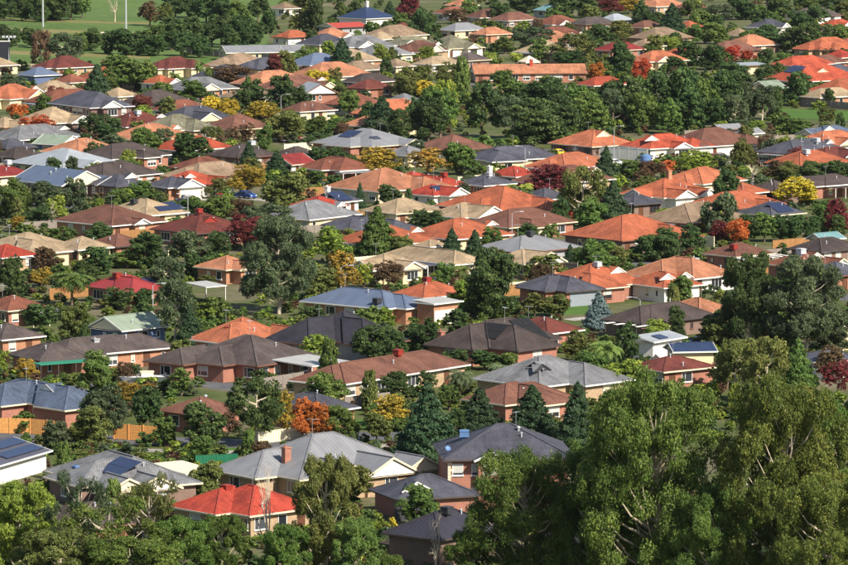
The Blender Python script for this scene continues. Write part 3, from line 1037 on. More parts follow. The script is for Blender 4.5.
H('large salmon roofed house with red hip end', 328, 378, 440, 192, 42, 'salmon', 'cr', ('h', 'R', .75, 9, 3.5), ('ve', .1, -.2))
H('red tiled house behind speckled autumn tree', 396, 412, 440, 183, 44, 'red', 'wh', ('g', 'R', .6, 5, 2))
H('grey tiled house beside speckled autumn tree', 396, 408, 432, 156, 45, 'grey', 'cr')
H('long chestnut roofed house beside park lawn', 414, 450, 492, 151, 40, 'brown', 'tn')
H('charcoal roofed house with white boundary wall', 466, 488, 560, 161, 30, 'slate', 'cr', ('h', 'R', .2, 8, 2.5), ('an', 0, 0))
H('big terracotta house with white roof gablet', 551, 592, 634, 147, 40, 'terracotta', 'bb', ('gt', 'R', .5, .55, 4, 'trim_cream'))
H('sprawling russet house with two white gables', 622, 650, 704, 149, 34, 'redorange', 'wh', ('gt', 'R', .18, .55, 3.4, 'trim_white'), ('g', 'R', .5, 5, 2), ('h', 'R', .85, 7, 1.5))
H('long brown roofed house behind white garage', 662, 700, 762, 147, 36, 'brown', 'wh', ('ga', 'R', .5, 5), ('h', 'R', .8, 8, 2))
H('dark grey house with white rooftop cooler', 465, 484, 515, 186, 44, 'slate', 'rb', ('co', -.05, -.15, 'plastic_grey'), ('ch', .1, 0, 'render_white'))
H('small scarlet roofed house below white wall', 506, 516, 533, 177, 48, 'red', 'ob')
H('red hipped house above the white gable', 418, 440, 467, 187, 42, 'red', 'ob', ('co', .0, -.1, 'plastic_red'))
H('white gabled house with solar roof and garage', 412, 434, 457, 196, 48, 'red', 'wh', ('g', 'R', .6, 6, 2.5), ('so', 'R', .5, .6, 1, 3))
H('wide orange house with red end wall', 440, 500, 562, 212, 40, 'orange', 'rd', ('h', 'R', .7, 8, 4), ('h', 'L', .4, 8, 2), ('ve', .2, -.1))
H('slate roofed house between gum and palms', 532, 544, 566, 200, 42, 'slate', 'bu')
H('light grey gabled shed by russet house', 712, 720, 741, 130, 35, 'm_grey', 'gr', kind='gable', cat='shed', win=0)
H('pale shed with round white gable end', 741, 750, 762, 134, 45, 'm_grey', 'wh', kind='gable', cat='shed', win=0)
H('blue grey tiled house with white gablet', 804, 824, 860, 136, 40, 'bluegrey', 'gr', ('gt', 'R', .3, .5, 3, 'trim_white'), ('g', 'L', .5, 6, 2))
H('maroon and orange roofed house with cream wall', 806, 826, 862, 158, 42, 'maroon', 'cr', ('g', 'R', .6, 6, 2))
H('terracotta house with many white gables', 622, 664, 716, 198, 42, 'orange', 'wh', ('g', 'R', .25, 6, 2.5), ('g', 'R', .62, 6, 3), ('g', 'L', .5, 6, 2), ('ch', .0, .0, 'brick_orange'))
H('little orange house with a water tank', 735, 744, 761, 194, 46, 'orange', 'ob')
H('dark brown roofed house behind yellow ash', 761, 776, 797, 192, 45, 'darkbrown', 'bb')
H('dark roofed house with red trim and window', 800, 826, 862, 186, 40, 'darkbrown', 'rb', ('g', 'L', .5, 7, 2.5), ('po', 'R', .4, 8, 2.5, 'tile_darkbrown'), trim='trim_white')
# ---- third band
H('long beige house with stepped roof ridges', -22, 20, 78, 252, 42, 'beige', 'cr', ('h', 'R', .25, 9, 4), pitch=21)
H('rosy brown hipped house with lit white windows', 57, 112, 163, 226, 46, 'brown', 'ob', ('g', 'R', .5, 4, 1.0), trim='trim_white', pitch=23)
H('sandy roofed house with blue solar array', 104, 146, 186, 216, 46, 'beige', 'cr', ('so', 'R', .75, .6, 1, 5), ('so', 'R', .7, .28, 1, 6), ('co', -.2, .05, 'plastic_dark'))
H('wide maroon brown house with red cooler', 154, 196, 250, 234, 42, 'maroon', 'rb', ('co', -.05, 0, 'plastic_red'), ('gt', 'R', .45, .5, 3, 'plastic_red'))
H('small beige pyramid house below brown one', 61, 78, 106, 250, 42, 'beige', 'cr')
H('small brown pyramid annexe near shrubs', 104, 116, 137, 247, 45, 'brown', 'rb')
H('low red roofed house beside wire trellis', -16, 2, 32, 258, 42, 'red', 'tn', ('pg', 'R', .8, 5, 3, 'trim_white'))
H('crimson metal house with twin hips', 86, 116, 162, 290, 44, 'm_crimson', 'rb', ('h', 'R', .35, 8, 4), ('co', -.2, -.1, 'plastic_red'), ('so', 'R', .85, .4, 1, 2))
H('broad charcoal hip house with orange end wall', 305, 392, 423, 233, 40, 'slate', 'ob', ('h', 'L', .6, 8, 3), ('an', -.2, 0), pitch=23)
H('low sandy roofed house behind dark palm', 364, 396, 440, 214, 42, 'beige', 'tn')
H('small red house above charcoal hip house', 306, 318, 342, 208, 44, 'red', 'wh')
H('salmon house end beside the giant gum', 216, 226, 243, 270, 45, 'salmon', 'ob', ('g', 'R', .5, 5, 2))
H('biscuit roofed house with cream walls', 346, 384, 427, 270, 44, 'beige', 'cr', ('g', 'L', .4, 6, 2), ('g', 'R', .5, 5, 2))
H('long beige house with dark verandah', 376, 454, 479, 265, 42, 'beige', 'tn', ('po', 'L', .4, 8, 2.5, 'metal_slate'))
H('orange brick house beside flat white garage', 390, 424, 472, 298, 42, 'orange', 'ob', ('co', -.05, .05, 'plastic_red'))
H('beige house with cream gabled double garage', 428, 462, 499, 218, 46, 'beige', 'tn', ('g', 'R', .55, 8, 2.5), ('ga', 'R', .55, 4.8), trim='trim_white')
H('long grey metal roof house with black cooler', 476, 520, 580, 253, 42, 'm_grey', 'gr', ('co', .0, -.05, 'plastic_dark'), ('ve', .2, -.1), pitch=19)
H('beige roofed house with big cream gable end', 488, 524, 560, 264, 46, 'beige', 'ob', ('g', 'R', .5, 8, 2), trim='trim_cream')
H('tiny tan hipped garage beside dark cypress', 422, 430, 449, 247, 44, 'beige', 'cr', cat='shed', name='garage')
H('charcoal house with wide grey garage door', 516, 566, 604, 292, 36, 'slate', 'rb', ('ga', 'R', .5, 5.2, 'garage_grey'), ('h', 'L', .5, 8, 2))
H('long orange house with white rooftop cooler', 534, 588, 650, 288, 40, 'orange', 'rb', ('co', .0, -.1, 'plastic_grey'), ('gt', 'R', .7, .5, 3, 'trim_white'), ('h', 'R', .2, 8, 2))
H('orange roofed house behind clipped shrubs', 566, 622, 692, 241, 42, 'orange', 'bb', ('h', 'R', .7, 8, 3))
H('dark hipped brick house with bay window', 620, 634, 656, 205, 40, 'slate', 'bb', ('g', 'L', .4, 4, 1))
H('pale salmon hipped house with white wall', 630, 694, 738, 279, 44, 'salmon', 'wh', ('h', 'L', .6, 9, 3), ('co', .25, 0, 'plastic_grey'), pitch=27)
H('orange house with two small white gablets', 622, 664, 704, 288, 38, 'orange', 'wh', ('gt', 'R', .3, .5, 3, 'trim_white'), ('gt', 'R', .75, .5, 3, 'trim_white'))
H('red brown hipped house beside dark gum', 764, 804, 842, 268, 42, 'redbrown', 'rb', ('gt', 'R', .6, .5, 3, 'trim_white'), ('g', 'R', .8, 5, 2))
H('brown house with white striped pergola roof', 708, 736, 772, 257, 42, 'brown', 'rb', ('pg', 'R', .5, 9, 3.2, 'trim_white'), ('co', -.3, -.2, 'plastic_red'))
H('charcoal house with solar panels behind hedge', 738, 772, 804, 216, 44, 'slate', 'gr', ('so', 'R', .5, .5, 2, 4))
H('charcoal roofed house by teal roof', 790, 822, 862, 252, 44, 'darkbrown', 'bb')
H('pale teal roofed shed among shrubs', 808, 822, 846, 240, 40, 'm_teal', 'cr', kind='gable', cat='shed', win=0)
H('slate house with blue garage door', 828, 838, 866, 276, 44, 'slate', 'rb', ('ga', 'L', .6, 4, 'garage_grey'))
# ---- fourth band
H('rust roofed brick house behind broad palm', -18, 8, 46, 311, 42, 'redbrown', 'rb', ('po', 'R', .7, 6, 3, 'metal_grey'))
H('brown roofed house with orange gable wall', -20, 2, 33, 340, 42, 'browngrey', 'ob')
H('long pale green metal gabled barn', 86, 122, 170, 331, 46, 'm_palegreen', 'bu', kind='gable', pitch=24, trim='trim_white')
H('big brown hipped house with green awning', 76, 98, 179, 354, 38, 'browngrey', 'ob', ('h', 'L', .35, 9, 7), ('ve', .0, -.1), ('ch', -.45, -.3, 'render_grey'))
H('brown wing house with green verandah roof', 8, 40, 92, 361, 32, 'browngrey', 'rb', ('po', 'R', .35, 8, 2.6, 'awning_green', 2.2))
H('grey brown house with three stepped hips', 176, 258, 322, 366, 52, 'browngrey', 'rb', ('h', 'L', .55, 8, 2.5), ('h', 'L', .85, 7, 5), ('ve', .1, -.25))
H('orange tiled house with red rooftop cooler', 192, 240, 294, 343, 44, 'terracotta', 'ob', ('co', -.35, -.1, 'plastic_red'), ('g', 'R', .85, 6, 2.5), ('h', 'L', .4, 8, 2), pitch=29)
H('large slate blue hipped house beside lawn', 300, 386, 428, 309, 50, 'm_bluegrey', 'ob', ('h', 'R', .6, 7, 2), ('ve', -.1, -.1), ('co', -.4, -.35, 'plastic_dark'), trim='trim_white', pitch=23)
H('black tiled house with multiple steep hips', 288, 346, 402, 343, 48, 'black', 'gr', ('h', 'L', .6, 9, 5), ('h', 'R', .35, 9, 4), ('sk', 'L', .8, .3, 3.0, 1.8, 'plastic_blue'), ('wh', .0, -.2), pitch=33)
H('long brown house with red cooler and tan walls', 294, 346, 470, 384, 52, 'brown', 'tn', ('co', .1, -.05, 'plastic_red'), ('ve', .0, -.2), ('h', 'L', .5, 8, 1.5), trim='trim_white')
H('tan brick garage with flat white roof', 412, 434, 463, 304, 46, 'm_white', 'ob', ('ga', 'R', .5, 4.8), kind='flat', cat='shed', name='garage', win=0, ez=3.2)
H('dark many hipped house with pool heating mats', 436, 490, 562, 348, 48, 'darkbrown', 'rb', ('h', 'R', .30, 9, 5), ('h', 'L', .5, 9, 3), ('so', 'R', .72, .45, 3, 4, 'rubber'), ('so', 'L', .3, .4, 2, 5, 'rubber'), ('sk', 'R', .5, .2, 3.6, 2.2, 'metal_bluegrey'), ('ch', -.5, .4), pitch=31)
H('maroon tiled hipped house beside lime shrub', 502, 548, 584, 334, 46, 'maroon', 'rb', ('ve', .1, -.1), ('ve', .25, -.1), ('ve', -.1, -.1))
H('pale grey sprawling house with navy gablets', 472, 540, 616, 387, 44, 'grey', 'tn', ('gt', 'L', .35, .55, 3, 'plastic_dark'), ('gt', 'R', .25, .5, 3, 'plastic_dark'), ('h', 'R', .7, 9, 3), pitch=25)
H('brown hipped house behind three conifers', 480, 520, 576, 404, 42, 'brown', 'rb', ('h', 'R', .35, 8, 3), ('h', 'L', .6, 8, 2), pitch=27)
H('dark umber house with slatted white roof', 610, 652, 718, 323, 44, 'darkbrown', 'bb', ('pg', 'L', .3, 6, 4, 'trim_white'), ('h', 'L', .5, 8, 2), pitch=26)
H('peach roofed low house behind umber one', 658, 700, 726, 314, 42, 'salmon', 'cr')
H('white shed with ribbed grey roof strips', 618, 654, 687, 342, 52, 'm_lightgrey', 'wh', ('so', 'R', .4, .4, 1, 2), kind='gable', cat='shed', win=0, ez=3.0, pitch=12)
H('cream walled shed with navy metal roof', 670, 673, 718, 352, 10, 'm_navy', 'cr', kind='gable', cat='shed', win=0, D=6, pitch=16)
H('maroon low hipped house below sheds', 630, 664, 718, 372, 38, 'maroon', 'rb', pitch=20)
H('cream shed with grey metal roof', 824, 828, 868, 334, 12, 'm_bluegrey', 'cr', kind='gable', cat='shed', win=0, D=7)
H('grey low roofed house under pale gum', 802, 814, 868, 362, 20, 'm_slate', 'wh', pitch=16)
# ---- foreground band
H('blue grey sprawling house behind orange fence', -30, 40, 94, 405, 44, 'bluegrey', 'rb', ('h', 'R', .4, 9, 6), ('h', 'L', .5, 9, 4), ('gt', 'L', .1, .5, 4, 'trim_white'), ('an', -.1, 0), pitch=25)
H('brown tiled house behind dark round trees', 158, 200, 236, 416, 46, 'brown', 'rb', ('ve', -.2, -.2), ('wh', .1, .0), pitch=24)
H('white walled shed with solar strips on roof', -60, -2, 52, 466, 68, 'm_slate', 'wh', ('so', 'R', .62, .3, 1, 9), ('so', 'R', .62, .75, 1, 9), kind='gable', cat='shed', win=0, pitch=15, D=10)
H('grey tiled gabled house with solar panels', 14, 112, 202, 490, 30, 'grey', 'bb', ('g', 'R', .08, 6.5, 2.5), ('g', 'R', .42, 6, 2.0), ('h', 'L', .5, 9, 2), ('so', 'L', .3, .62, 2, 5), ('co', -.42, .1, 'plastic_blue'), trim='trim_cream', pitch=25, D=17)
H('large pale grey metal house with many gables', 204, 300, 424, 480, 38, 'm_grey', 'tn', ('g', 'R', .30, 6.5, 2.5), ('g', 'R', .62, 7.5, 3), ('g', 'R', .9, 6, 2.5), ('h', 'L', .6, 9, 3), ('ch', -.36, -.1), trim='trim_cream', pitch=27, D=14.5)
H('slate grey house behind flaming orange tree', 262, 318, 342, 413, 48, 'slate', 'ob')
brick2 = H('two storey red brick house with arched gable', 443, 444, 566, 460, 5, 'slate', 'rb', ('g', 'R', .36, 4.0, 1.0), ('di', -.45, -.25), ('co', -.3, .05, 'plastic_blue'), ('wh', .1, -.1), st=2, win=0, D=13, L=14.5, trim='trim_dark', pitch=25)
H('bright scarlet tiled house with brick cooler box', 188, 250, 316, 516, 42, 'red', 'tn', ('co', -.2, .2, 'plastic_red'), ('h', 'L', .7, 8, 2), pitch=26)
H('dark gabled garage with open brick carport', 388, 398, 482, 500, 22, 'slate', 'rb', ('gt', 'R', .28, .3, 3.4, 'trim_white'), ('ga', 'R', .22, 4.6, 'plastic_dark'), kind='hip', cat='shed', name='garage', win=0, D=8.5)  # dark panel in the door place paints the shade inside the open carport
H('small dark brown pyramid roofed garage', 380, 410, 430, 548, 42, 'darkbrown', 'bb', cat='shed', name='garage', win=0)
H('dark ribbed metal roofed house with grey cooler', 412, 440, 506, 540, 50, 'm_black', 'bb', ('co', -.05, -.1, 'plastic_dark'), pitch=28, ez=4.4)
H('dark roofed house hidden among tall gums', 560, 582, 640, 545, 40, 'slate', 'rb')
H('brown tiled house screened by sparse gums', 14, 60, 160, 532, 38, 'darkbrown', 'rb')
H('navy roofed shed deep under tall gums', 708, 724, 756, 548, 42, 'm_navy', 'bu', cat='shed', win=0)

def carport(label, xA, xB, xC, yB, a, mat, h=2.5):
    """an open shelter: a ribbed sheet on posts"""
    B = at(xB, yB, h)
    s = FPX / (B - Vector((0, 0, CAMH))).length
    L, D = max(3, (xC - xB) / s / math.cos(R(a))), min(9, max(3, (xB - xA) / s / math.sin(R(a))))
    e1, e2 = Vector((math.cos(R(a)), math.sin(R(a)), 0)), Vector((-math.sin(R(a)), math.cos(R(a)), 0))
    c = B + e1 * L / 2 + e2 * D / 2
    e = thing('carport', label, 'carport', (c.x, c.y, 0), R(a), 'carports')
    m = MB().slope([(-L / 2, -D / 2, h), (L / 2, -D / 2, h), (L / 2, D / 2, h + .3), (-L / 2, D / 2, h + .3)])
    part(m, 'roof', mat, e)
    f = MB()
    for p, q in (((-L / 2, -D / 2, h - .08), (L / 2, -D / 2, h - .08)), ((-L / 2, D / 2, h + .22), (L / 2, D / 2, h + .22)), ((-L / 2, -D / 2 + .1, h - .08), (-L / 2, D / 2 - .1, h + .22)), ((L / 2, -D / 2 + .1, h - .08), (L / 2, D / 2 - .1, h + .22))):
        f.bar(p, q, .08, .14)
    part(f, 'frame', 'trim_white', e)
    for sx in (-1, 1):
        for sy in (-1, 1):
            x, y = sx * (L / 2 - .15), sy * (D / 2 - .15)
            part(MB().box(x - .05, x + .05, y - .05, y + .05, 0, h + (.25 if sy > 0 else -.05)), 'post', 'trim_white', e)
    HOUSES.append((Vector((c.x, c.y, 0)), L, D, R(a), label, ()))
carport('white sheet carport among dark hedges', 184, 206, 226, 287, 42, 'metal_white')
carport('cream sail canopy beside the solar house', 146, 186, 218, 474, 36, 'canvas')
carport('white pergola sheet on posts beside brown house', 268, 312, 350, 366, 48, 'metal_white')
carport('pale blue sheet canopy behind brown hips', 190, 206, 230, 353, 30, 'metal_teal')

H('plum roofed far house between round trees', 393, 402, 418, 30, 45, 'maroon', 'bb')
H('grey tan far house below moss roof', 387, 396, 412, 67, 45, 'tan', 'cr')
H('stone coloured far house near conical tree', 732, 740, 753, 36, 45, 'tan', 'cr')
H('amber red far house under tall foliage', 826, 838, 860, 40, 45, 'redorange', 'ob')
H('sandy far house beside grey gums', 752, 762, 782, 42, 45, 'tan', 'tn')
H('rosewood roofed far house by leafless tree', 838, 848, 868, 46, 45, 'redbrown', 'rb')

def dress_brick_house(h, hx, hy, z1, uc, p):
    """corner quoins and the arched window in the front gable"""
    for x in (-hx, hx):
        sx = 1 if x < 0 else -1
        k = 0
        z = 0.1
        while z < z1 - 0.5:
            w = 0.42 if k % 2 else 0.28
            x0, x1 = sorted((x - sx * 0.03, x + sx * w))
            part(MB().box(x0, x1, -hy - 0.03, -hy + 0.25, z, z + 0.3), 'quoin', 'trim_cream', h)
            z += 0.34
            k += 1
    for u in (-5.7, -3.6, 1.6, 4.2):
        for zc in (1.4, 4.05):
            fm, pm, bm, cm = win_mesh(1.2, 1.3, 'trim_white')
            o = put('window', fm, h, (u, -hy - .004, zc))
            put('pane', pm, o)
            put('blind', bm, o)
    for w, out, mat, nm in ((1.0, 0.05, 'trim_white', 'arch_frame'), (0.82, 0.08, 'blind', 'pane')):
        pts = [(uc - w, -p - out, 3.5), (uc + w, -p - out, 3.5)] + [(uc + w * math.cos(t * math.pi / 10), -p - out, 4.3 + w * .62 * math.sin(t * math.pi / 10)) for t in range(11)]
        part(MB().poly(pts), nm, mat, h)
dress_brick_house(brick2, 14.5 / 2 - 0.5, 13 / 2 - 0.5, 5.4, -14.5 / 2 + .36 * 14.5, 13 / 2 - 0.5 + 1.0)

# ---- houses that show only as slivers of roof between the others
def in_house(p, pad):
    for c, L, D, a, desc, feats in HOUSES:
        dx, dy = p.x - c.x, p.y - c.y
        if dx * dx + dy * dy > 900:
            continue
        u = dx * math.cos(a) + dy * math.sin(a)
        v = -dx * math.sin(a) + dy * math.cos(a)
        eR = max([f[4] for f in feats if f[0] in ('g', 'h', 'po', 'pg') and f[1] == 'R'] + [0])
        eL = max([f[4] for f in feats if f[0] in ('g', 'h', 'po', 'pg') and f[1] == 'L'] + [0])
        if -L / 2 - eL - pad < u < L / 2 + pad and -D / 2 - eR - pad < v < D / 2 + pad:
            return True
    return False
LAND = [(at(x_, y_), 4.0, 4.0, 0.0, d_, ()) for x_, y_, d_ in ((108, 41, 'white football goal'), (1, 64, 'dark blue scoreboard'), (115, 22, 'leafless field tree'),
        (43, 27, 'floodlight mast before dark field trees'), (230, 58, 'long weathered grey fence'), (200, 22, 'open grass of the playing field'), (529, 70, 'white marquee'))]
def near_house(p):
    best = min([h for h in HOUSES if h[4] not in INFILL] + LAND, key=lambda h: (h[0] - p).length - 0.35 * (h[1] + h[2]) / 2)
    return best
def relation(p):
    h = near_house(p)
    c = h[0]
    d = p - c
    if d.length > 0.5 * (h[1] + h[2]) + 22:
        return 'near the ' + h[4]
    if d.y < -abs(d.x) * 0.9:
        return 'in front of the ' + h[4]
    if d.y > abs(d.x) * 0.9:
        return 'behind the ' + h[4]
    return 'beside the ' + h[4]

RPOLY = []
def collect_sheets():
    for o in col.objects:
        if o.get('kind') == 'structure' and o.name.split('.')[0] in ('road', 'footpath', 'lawn', 'playing_field'):
            f = max(o.data.polygons, key=lambda q: len(q.vertices) * 1000 + q.area)
            RPOLY.append([tuple(o.data.vertices[i].co[:2]) for i in f.vertices])
collect_sheets()
def inside(poly, p):
    c, n = False, len(poly)
    for i in range(n):
        a, b = poly[i], poly[(i + 1) % n]
        if (a[1] > p.y) != (b[1] > p.y) and p.x < (b[0] - a[0]) * (p.y - a[1]) / (b[1] - a[1]) + a[0]:
            c = not c
    return c
def free(p, pad):
    return not in_house(p, pad) and not any(inside(q, p) for q in RPOLY)
ir = random.Random(5)
ROOFW = dict(orange='orange tiled', salmon='salmon tiled', terracotta='terracotta tiled', brown='brown tiled', beige='beige tiled', grey='grey tiled',
             redbrown='rust tiled', slate='charcoal tiled', darkbrown='dark brown tiled', maroon='maroon tiled', tan='tan tiled', m_bluegrey='blue grey metal')
n_in = 0
for t_ in range(9000):
    if n_in >= 46:
        break
    y_ = ir.uniform(42, 300)
    x_ = ir.uniform(-5, 850)
    if (y_ < 75 and x_ < 235) or (60 < y_ < 152 and 400 < x_ < 790) or (y_ > 205 and x_ < 300) or (112 < y_ < 152 and 195 < x_ < 330) or (y_ > 255 and x_ > 640) or (y_ > 262 and 280 < x_ < 480):
        continue
    a_ = ir.uniform(36, 54)
    L_, D_ = ir.uniform(13, 18), ir.uniform(10, 12)
    c_ = at(x_, y_)
    ok = True
    for u in range(-3, 4):
        for v in range(-3, 4):
            q = c_ + Vector((math.cos(R(a_)), math.sin(R(a_)), 0)) * (u / 3 * (L_ / 2 + 1.5)) + Vector((-math.sin(R(a_)), math.cos(R(a_)), 0)) * (v / 3 * (D_ / 2 + 1.5))
            if not free(q, 0.5):
                ok = False
                break
        if not ok:
            break
    if not ok:
        continue
    warm = 540 < x_ and 170 < y_ < 320
    rf_ = ir.choice(('orange', 'terracotta', 'brown', 'orange', 'tan') if warm else tuple(ROOFW))
    lab_ = '%s house %s' % (ROOFW[rf_], relation(c_))
    if lab_ in DESCS or len(lab_.split()) > 16:
        continue
    B_ = c_ - Vector((math.cos(R(a_)), math.sin(R(a_)), 0)) * L_ / 2 - Vector((-math.sin(R(a_)), math.cos(R(a_)), 0)) * D_ / 2
    q_ = proj((B_.x, B_.y, 2.35))
    fe = []
    if ir.random() < 0.6:
        fe.append((ir.choice('gh'), 'R', ir.uniform(.25, .75), ir.uniform(5, 8), ir.uniform(1.5, 3)))
    if ir.random() < 0.3:
        fe.append(('h', 'L', .5, 7, 2))
    if ir.random() < 0.3:
        fe.append(('gt', 'R', .85, .5, 2.6, 'trim_white'))
    if ir.random() < 0.25 and len(fe) < 2:
        fe.append(('po', 'L', .5, 5, 2.5, 'metal_grey'))
    H(lab_, q_[0] - 1, q_[0], q_[0] + 1, q_[1], a_, rf_, ir.choice(('ob', 'tn', 'rb', 'cr', 'bb')), *fe, L=L_, D=D_, infill=True)
    n_in += 1
print('infill houses', n_in)
# ------------------------------------------------------------------ vegetation
def leaf_mat(name, rgb, rgb2, trans=0.34, low=None):
    """leaf colour runs from rgb to rgb2 leaf by leaf and clump by clump (attribute 'tint'), a little by tree"""
    m, nt, N, L, b = new_mat(name)
    at_ = node(nt, 'ShaderNodeAttribute')
    at_.attribute_name = 'tint'
    oi = node(nt, 'ShaderNodeObjectInfo')
    c = ramp(nt, at_.outputs['Fac'], [(0.0, low or tuple(k * 0.55 for k in rgb)), (0.45, rgb), (1.0, rgb2)])
    hs = node(nt, 'ShaderNodeHueSaturation')
    for sock, lo, hi in (('Hue', 0.485, 0.515), ('Value', 0.80, 1.22)):
        mr = node(nt, 'ShaderNodeMapRange')
        mr.inputs[3].default_value = lo
        mr.inputs[4].default_value = hi
        if sock == 'Hue':
            fr = node(nt, 'ShaderNodeMath', operation='MULTIPLY')
            fr.inputs[1].default_value = 7.31
            L.new(oi.outputs['Random'], fr.inputs[0])
            f2 = node(nt, 'ShaderNodeMath', operation='FRACT')
            L.new(fr.outputs[0], f2.inputs[0])
            L.new(f2.outputs[0], mr.inputs[0])
        else:
            L.new(oi.outputs['Random'], mr.inputs[0])
        L.new(mr.outputs[0], hs.inputs[sock])
    L.new(c, hs.inputs['Color'])
    out = N['Material Output']
    L.new(hs.outputs[0], b.inputs['Base Color'])
    b.inputs['Roughness'].default_value = 0.5
    b.inputs['Specular IOR Level'].default_value = 0.16
    tr = node(nt, 'ShaderNodeBsdfTranslucent')
    L.new(hs.outputs[0], tr.inputs['Color'])
    mx = node(nt, 'ShaderNodeMixShader')
    mx.inputs[0].default_value = trans
    L.new(b.outputs[0], mx.inputs[1])
    L.new(tr.outputs[0], mx.inputs[2])
    L.new(mx.outputs[0], out.inputs['Surface'])
    MATS['leaf_' + name] = m
LEAFW = dict(dg='dark green', mg='mid green', lg='lime green', gg='grey green', og='olive green', ye='golden yellow', yo='yellow orange',
             br='brown', dr='dark red', re='bright red', bl='blue grey', ro='orange red')
leaf_mat('dg', (0.055, 0.095, 0.030), (0.143, 0.205, 0.057))
leaf_mat('mg', (0.095, 0.157, 0.036), (0.239, 0.308, 0.075))
leaf_mat('lg', (0.171, 0.238, 0.037), (0.403, 0.451, 0.073))
leaf_mat('gg', (0.078, 0.110, 0.052), (0.190, 0.235, 0.106))
leaf_mat('og', (0.123, 0.148, 0.038), (0.280, 0.280, 0.080))
leaf_mat('ye', (0.56, 0.44, 0.035), (0.80, 0.66, 0.10), low=(0.14, 0.15, 0.03))
leaf_mat('yo', (0.30, 0.21, 0.035), (0.58, 0.36, 0.05), low=(0.09, 0.11, 0.03))
leaf_mat('br', (0.12, 0.075, 0.040), (0.22, 0.14, 0.075))
leaf_mat('dr', (0.15, 0.030, 0.028), (0.28, 0.07, 0.055), low=(0.07, 0.05, 0.03))
leaf_mat('re', (0.42, 0.045, 0.028), (0.58, 0.13, 0.06), low=(0.16, 0.05, 0.03))
leaf_mat('ro', (0.48, 0.12, 0.03), (0.68, 0.26, 0.07), low=(0.2, 0.09, 0.03))
leaf_mat('bl', (0.146, 0.207, 0.201), (0.317, 0.403, 0.403))
leaf_mat('fg', (0.078, 0.130, 0.025), (0.228, 0.288, 0.062))
leaf_mat('fb', (0.090, 0.129, 0.025), (0.269, 0.260, 0.056))
leaf_mat('dc', (0.041, 0.080, 0.036), (0.110, 0.167, 0.071))
LEAFW['dc'] = 'deep green'
LEAFW['fg'] = 'sunlit green'
LEAFW['fb'] = 'brown tinged green'

def unit(n, g):
    v = g.normal(size=(n, 3))
    return v / np.linalg.norm(v, axis=1)[:, None]
def leaves_mesh(name, centres, radii, outw, per, size, g, flat_=0.75, asp=1.7, tintc=None, droop=0.0):
    """per leaves round every clump centre; each leaf is a kite-shaped pair of triangles"""
    n = len(centres)
    C = np.repeat(centres, per, 0)
    O = np.repeat(outw, per, 0)
    Rr = np.repeat(radii, per)
    d = unit(n * per, g)
    r = Rr * g.random(n * per) ** 0.42
    P = C + d * r[:, None] * np.array([1, 1, flat_])
    nor = unit(n * per, g) + 0.75 * O + 0.55 * d
    nor /= np.linalg.norm(nor, axis=1)[:, None]
    t = unit(n * per, g)
    t[:, 2] -= droop
    t -= (t * nor).sum(1)[:, None] * nor
    t /= np.linalg.norm(t, axis=1)[:, None] + 1e-9
    b = np.cross(nor, t)
    s = size * g.uniform(0.6, 1.35, n * per)[:, None]
    V = np.empty((n * per, 4, 3))
    V[:, 0] = P - t * s * asp * 0.5
    V[:, 1] = P + b * s * 0.5 - t * s * 0.1
    V[:, 2] = P + t * s * asp * 0.5
    V[:, 3] = P - b * s * 0.5 - t * s * 0.1
    tc = g.random(n) if tintc is None else tintc
    tint = np.clip(0.55 * np.repeat(tc, per) + 0.45 * g.random(n * per), 0, 1)
    return V.reshape(-1, 3), tint
def quads_to_mesh(name, V, tint, mat):
    nq = len(V) // 4
    me = bpy.data.meshes.new(name)
    me.vertices.add(nq * 4)
    me.vertices.foreach_set('co', V.astype(np.float32).ravel())
    me.loops.add(nq * 4)
    me.loops.foreach_set('vertex_index', np.arange(nq * 4, dtype=np.int32))
    me.polygons.add(nq)
    me.polygons.foreach_set('loop_start', np.arange(nq, dtype=np.int32) * 4)
    me.polygons.foreach_set('loop_total', np.full(nq, 4, dtype=np.int32))
    me.update(calc_edges=True)
    a = me.attributes.new('tint', 'FLOAT', 'FACE')
    a.data.foreach_set('value', tint.astype(np.float32))
    me.materials.append(MATS[mat])
    return me

